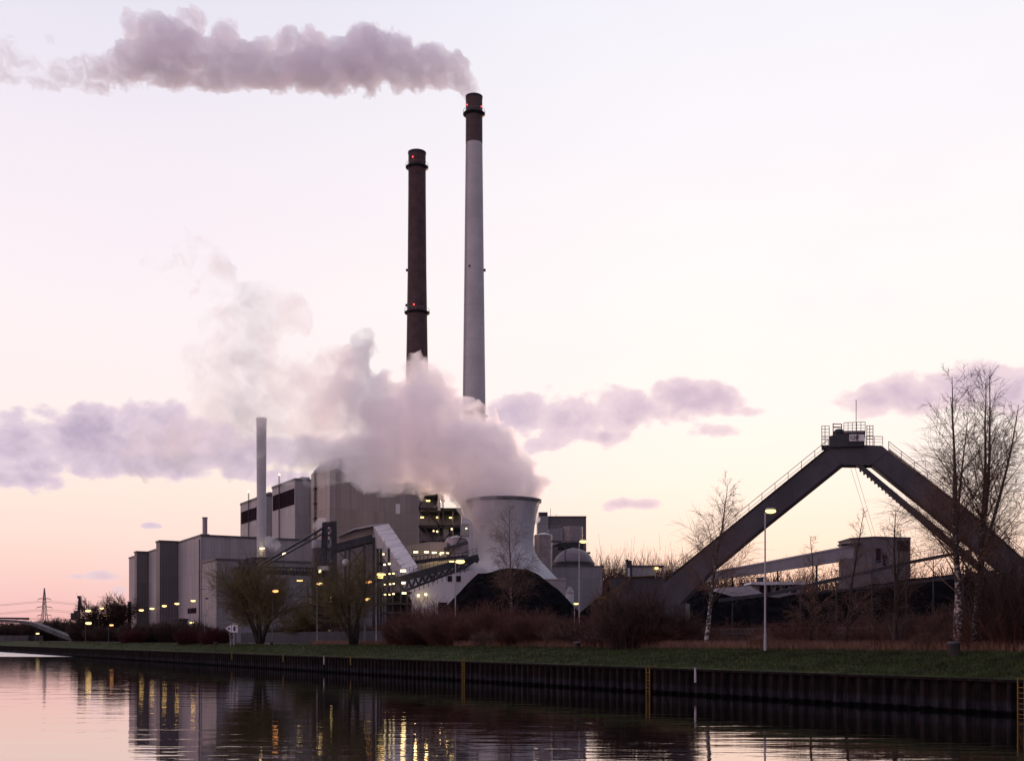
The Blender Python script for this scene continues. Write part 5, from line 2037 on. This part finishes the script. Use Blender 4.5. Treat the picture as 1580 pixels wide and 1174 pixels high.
def value_noise(p, seed):
    """smooth lattice noise in -1..1 for an array of points"""
    rs = np.random.RandomState(seed)
    tab = rs.rand(64, 64, 64).astype(np.float32) * 2 - 1
    i = np.floor(p).astype(np.int64)
    f = (p - i).astype(np.float32)
    f = f * f * (3 - 2 * f)
    out = np.zeros(p.shape[:-1], np.float32)
    for a in (0, 1):
        for b in (0, 1):
            for c in (0, 1):
                w = (f[..., 0] if a else 1 - f[..., 0]) * (f[..., 1] if b else 1 - f[..., 1]) * (f[..., 2] if c else 1 - f[..., 2])
                out += w * tab[(i[..., 0] + a) & 63, (i[..., 1] + b) & 63, (i[..., 2] + c) & 63]
    return out


def plume_mesh(name, balls, voxel, disp, mat, base, label, cat, seed):
    """union of balls roughened into billows, turned into one closed skin (surface nets)"""
    cs = np.array([tuple(c) for c, r in balls], np.float32)
    rs = np.array([r for c, r in balls], np.float32)
    mg = 2.5 + sum(a for _, a in disp)
    lo = (cs - rs[:, None]).min(0) - mg
    hi = (cs + rs[:, None]).max(0) + mg
    n = np.ceil((hi - lo) / voxel).astype(int) + 1
    ax = [lo[k] + voxel * np.arange(n[k]) for k in range(3)]
    G = np.stack(np.meshgrid(*ax, indexing='ij'), -1).astype(np.float32)
    f = np.full(tuple(n), -1e3, np.float32)
    for c, r in zip(cs, rs):
        R = r + 9
        a = np.maximum(0, np.floor((c - R - lo) / voxel).astype(int))
        b = np.minimum(n, np.ceil((c + R - lo) / voxel).astype(int) + 1)
        sl = tuple(slice(a[k], b[k]) for k in range(3))
        d = r - np.sqrt(((G[sl] - c) ** 2).sum(-1))
        cur = f[sl]
        h = np.clip(.5 + .5 * (d - cur) / 1.6, 0, 1)           # smooth union
        f[sl] = np.where(cur < -500, d, cur * (1 - h) + d * h + 1.6 * h * (1 - h))
    near = np.abs(f) < 8
    pts = G[near]
    add = np.zeros(len(pts), np.float32)
    for k, (sc, am) in enumerate(disp):
        add += am * (1 - 2.4 * np.abs(value_noise(pts / sc + seed * 11.7, seed * 10 + k)))
    f[near] += add
    f[[0, -1]] = -1
    f[:, [0, -1]] = -1
    f[:, :, [0, -1]] = -1
    ins = f > 0
    cn = np.stack([ins[i:n[0] - 1 + i, j:n[1] - 1 + j, k:n[2] - 1 + k] for i in (0, 1) for j in (0, 1) for k in (0, 1)])
    act = cn.any(0) & ~cn.all(0)
    idx = np.full(act.shape, -1, np.int64)
    cells = np.argwhere(act)
    idx[act] = np.arange(len(cells))
    acc = np.zeros((len(cells), 3), np.float32)
    cnt = np.zeros(len(cells), np.float32)
    off = np.array([(i, j, k) for i in (0, 1) for j in (0, 1) for k in (0, 1)])
    for a in range(8):
        for b in range(a + 1, 8):
            if np.abs(off[a] - off[b]).sum() != 1:
                continue
            va = f[tuple((cells + off[a]).T)]
            vb = f[tuple((cells + off[b]).T)]
            x = (va > 0) != (vb > 0)
            t = np.where(x, va / np.where(x, va - vb, 1), 0)
            acc += np.where(x[:, None], off[a] + t[:, None] * (off[b] - off[a]), 0)
            cnt += x
    verts = lo + voxel * (cells + acc / cnt[:, None])
    quads = []
    for d in range(3):
        u, v = (d + 1) % 3, (d + 2) % 3
        s0 = [slice(None)] * 3
        s1 = [slice(None)] * 3
        s0[d] = slice(0, -1)
        s1[d] = slice(1, None)
        e = np.argwhere(ins[tuple(s0)] != ins[tuple(s1)])
        e = e[(e[:, u] > 0) & (e[:, v] > 0) & (e[:, u] < n[u] - 1) & (e[:, v] < n[v] - 1)]
        du, dv = np.zeros(3, int), np.zeros(3, int)
        du[u] = 1
        dv[v] = 1
        q = np.stack([idx[tuple((e - du - dv).T)], idx[tuple((e - dv).T)], idx[tuple(e.T)], idx[tuple((e - du).T)]], 1)
        flip = ~ins[tuple(e.T)]
        q[flip] = q[flip][:, ::-1]
        quads.append(q)
    quads = np.concatenate(quads)
    me = bpy.data.meshes.new(name)
    me.from_pydata((verts - np.array(tuple(base), np.float32)).tolist(), [], quads.tolist())
    me.polygons.foreach_set('use_smooth', [True] * len(me.polygons))
    me.materials.append(mat)
    me.update()
    o = bpy.data.objects.new(name, me)
    COL.objects.link(o)
    o.location = Vector(base)
    return tag(o, label, cat, kind='stuff')


# chimney smoke drifting left
def dens_chimney(g, pos):
    sep = g.node('ShaderNodeSeparateXYZ', None, Vector=pos)
    x = sep.outputs[0]
    n = g.noise(pos, 0.13, 7.0, 0.64, 0.7)
    thin = g.rng(x, P(330, 100, 440).x, P(40, 100, 440).x)           # frays towards the left end
    lo = g.math('ADD', .30, g.math('MULTIPLY', thin, .16))
    k = g.rng(n, lo, g.math('ADD', lo, .16))
    amp = g.math('ADD', .21, g.math('MULTIPLY', thin, -.12))
    young = g.rng(x, P(738, 100, 440).x, P(722, 100, 440).x, .45, 1.0)
    return g.math('MULTIPLY', g.math('MULTIPLY', k, amp), young)


M['smoke'] = mat_smoke('chimney smoke', (.955, .938, .972), dens_chimney, .4, .16)
rnd = random.Random(5)
spine = [(731, 150, 10), (729, 143, 12), (722, 133, 17), (708, 122, 25), (690, 116, 30), (665, 112, 34), (640, 107, 38), (610, 101, 42), (580, 98, 46), (555, 100, 46), (525, 104, 42), (495, 102, 44), (465, 104, 42), (435, 106, 38), (405, 104, 38), (375, 100, 38), (345, 100, 36), (318, 102, 32), (290, 88, 46), (262, 84, 50), (238, 92, 44), (212, 98, 42), (185, 104, 32), (158, 116, 28), (130, 112, 30), (102, 114, 26), (75, 122, 22), (48, 112, 26), (20, 104, 28), (-10, 96, 36), (-45, 92, 44), (-90, 90, 50), (-140, 86, 56)]
k = 440 / F
balls = []
for i, (x, y, r) in enumerate(spine):
    r = r * .90
    if x > 560:
        y, r = y - 5, r * .86
    balls.append((P(x, y, 440), r * k * .80))
    for j in range(3 if r > 20 else 0):
        a = rnd.uniform(0, 6.28)
        e = rnd.uniform(.35, .75)
        rr = r * rnd.uniform(.35, .6)
        yy = y + math.sin(a) * r * e
        if math.sin(a) > .3:
            yy = y + math.sin(a) * r * e * .7
        balls.append((P(x + math.cos(a) * r * e, yy, 440) + Vector((0, rnd.uniform(-.6, .6) * r * k, 0)), rr * k))
for x, y, r in ((570, 58, 17), (560, 72, 22), (592, 70, 18), (617, 72, 16), (482, 60, 18), (490, 76, 20), (520, 85, 18), (283, 36, 16), (295, 26, 11), (270, 50, 20), (212, 44, 15), (205, 34, 9), (345, 52, 16), (350, 44, 9), (440, 68, 14), (410, 72, 13), (655, 86, 12), (678, 96, 11), (76, 58, 8), (5, 72, 16), (-2, 52, 12)):
    balls.append((P(x, y, 440) + Vector((0, rnd.uniform(-3, 3), 0)), r * k))
plume_mesh('smoke_plume', balls, .55, [(9.0, 1.5), (4.4, 1.2), (2.2, .8), (1.2, .35)], M['smoke'], P(731, 150, 440),
           'grey mauve smoke trail blown left from the tallest chimney', 'smoke', 1)


# steam of the cooling tower
def dens_steam(g, pos):
    sep = g.node('ShaderNodeSeparateXYZ', None, Vector=pos)
    x, z = sep.outputs[0], sep.outputs[2]
    n = g.noise(pos, 0.095, 7.0, 0.64, 0.7)
    thin = g.rng(x, P(640, 700, 330).x, P(420, 700, 330).x)
    lo = g.math('ADD', .28, g.math('MULTIPLY', thin, .14))
    k = g.rng(n, lo, g.math('ADD', lo, .26))
    amp = g.math('ADD', .32, g.math('MULTIPLY', thin, -.225))
    return g.math('MULTIPLY', k, amp)


M['steam'] = mat_smoke('tower steam', (.998, .982, .990), dens_steam, .65, .16)
pl = [(777, 772, 49), (776, 755, 50), (772, 738, 54), (762, 720, 54), (745, 700, 56), (718, 690, 60), (690, 688, 62), (660, 690, 62), (630, 695, 56), (600, 700, 50), (570, 705, 44), (650, 640, 48), (672, 650, 44), (615, 650, 58), (580, 665, 60), (655, 600, 30), (645, 575, 17), (664, 585, 20), (560, 625, 48), (595, 615, 42),
      (545, 552, 30), (528, 575, 32), (568, 536, 20), (545, 600, 40), (505, 560, 26), (520, 630, 50), (490, 660, 56), (500, 700, 40), (540, 700, 40), (450, 650, 60), (420, 600, 55), (460, 600, 45), (400, 560, 50), (370, 520, 46), (400, 495, 44), (440, 495, 34), (350, 580, 40), (310, 560, 26), (318, 590, 26), (380, 650, 58), (330, 660, 52), (280, 670, 46), (240, 690, 40), (430, 700, 40), (380, 700, 34),
      (345, 480, 24), (300, 390, 20), (275, 396, 20), (252, 410, 16), (330, 420, 22), (320, 450, 20), (765, 760, 46), (730, 745, 44), (700, 725, 44), (665, 718, 38), (800, 752, 16)]
rnd = random.Random(8)
k = 330 / F
balls = []
for x, y, r in pl:
    Yq = 330 - max(0, (600 - x)) * .03
    balls.append((P(x, y, Yq), r * k * .86))
    if r > 28:
        for j in range(2):
            a = rnd.uniform(0, 6.28)
            balls.append((P(x + math.cos(a) * r * .7, y + math.sin(a) * r * .55, Yq) + Vector((0, rnd.uniform(-.5, .3) * r * k, 0)), r * k * rnd.uniform(.35, .5)))
plume_mesh('steam_plume', balls, .7, [(12.0, 2.8), (5.6, 1.9), (2.6, .9)], M['steam'], P(777, 772, 330),
           'white pink steam billowing left from the cooling tower over the boiler houses', 'steam', 2)


def dens_puff(g, pos):
    n = g.noise(pos, 0.5, 4.0, 0.6, 0.4)
    return g.math('MULTIPLY', g.rng(n, .36, .62), .35)


M['puff'] = mat_smoke('vent steam', (.95, .94, .95), dens_puff, .3, .3)
for lst, Yq, lab, sd in (([(414, 836, 5), (418, 832, 6), (423, 838, 6), (428, 843, 5), (420, 844, 5)], 312, 'small steam puff beside the foot of the slim white chimney', 3),
                         ([(498, 806, 6), (493, 809, 6), (500, 814, 4), (488, 812, 4)], 300, 'small steam puff behind the mast of the stacker', 4)):
    plume_mesh('steam_puff', [(P(x, y, Yq), r * Yq / F) for x, y, r in lst], .3, [(2.0, .35), (.9, .2)], M['puff'], P(*lst[0][:2], Yq), lab, 'steam', sd)
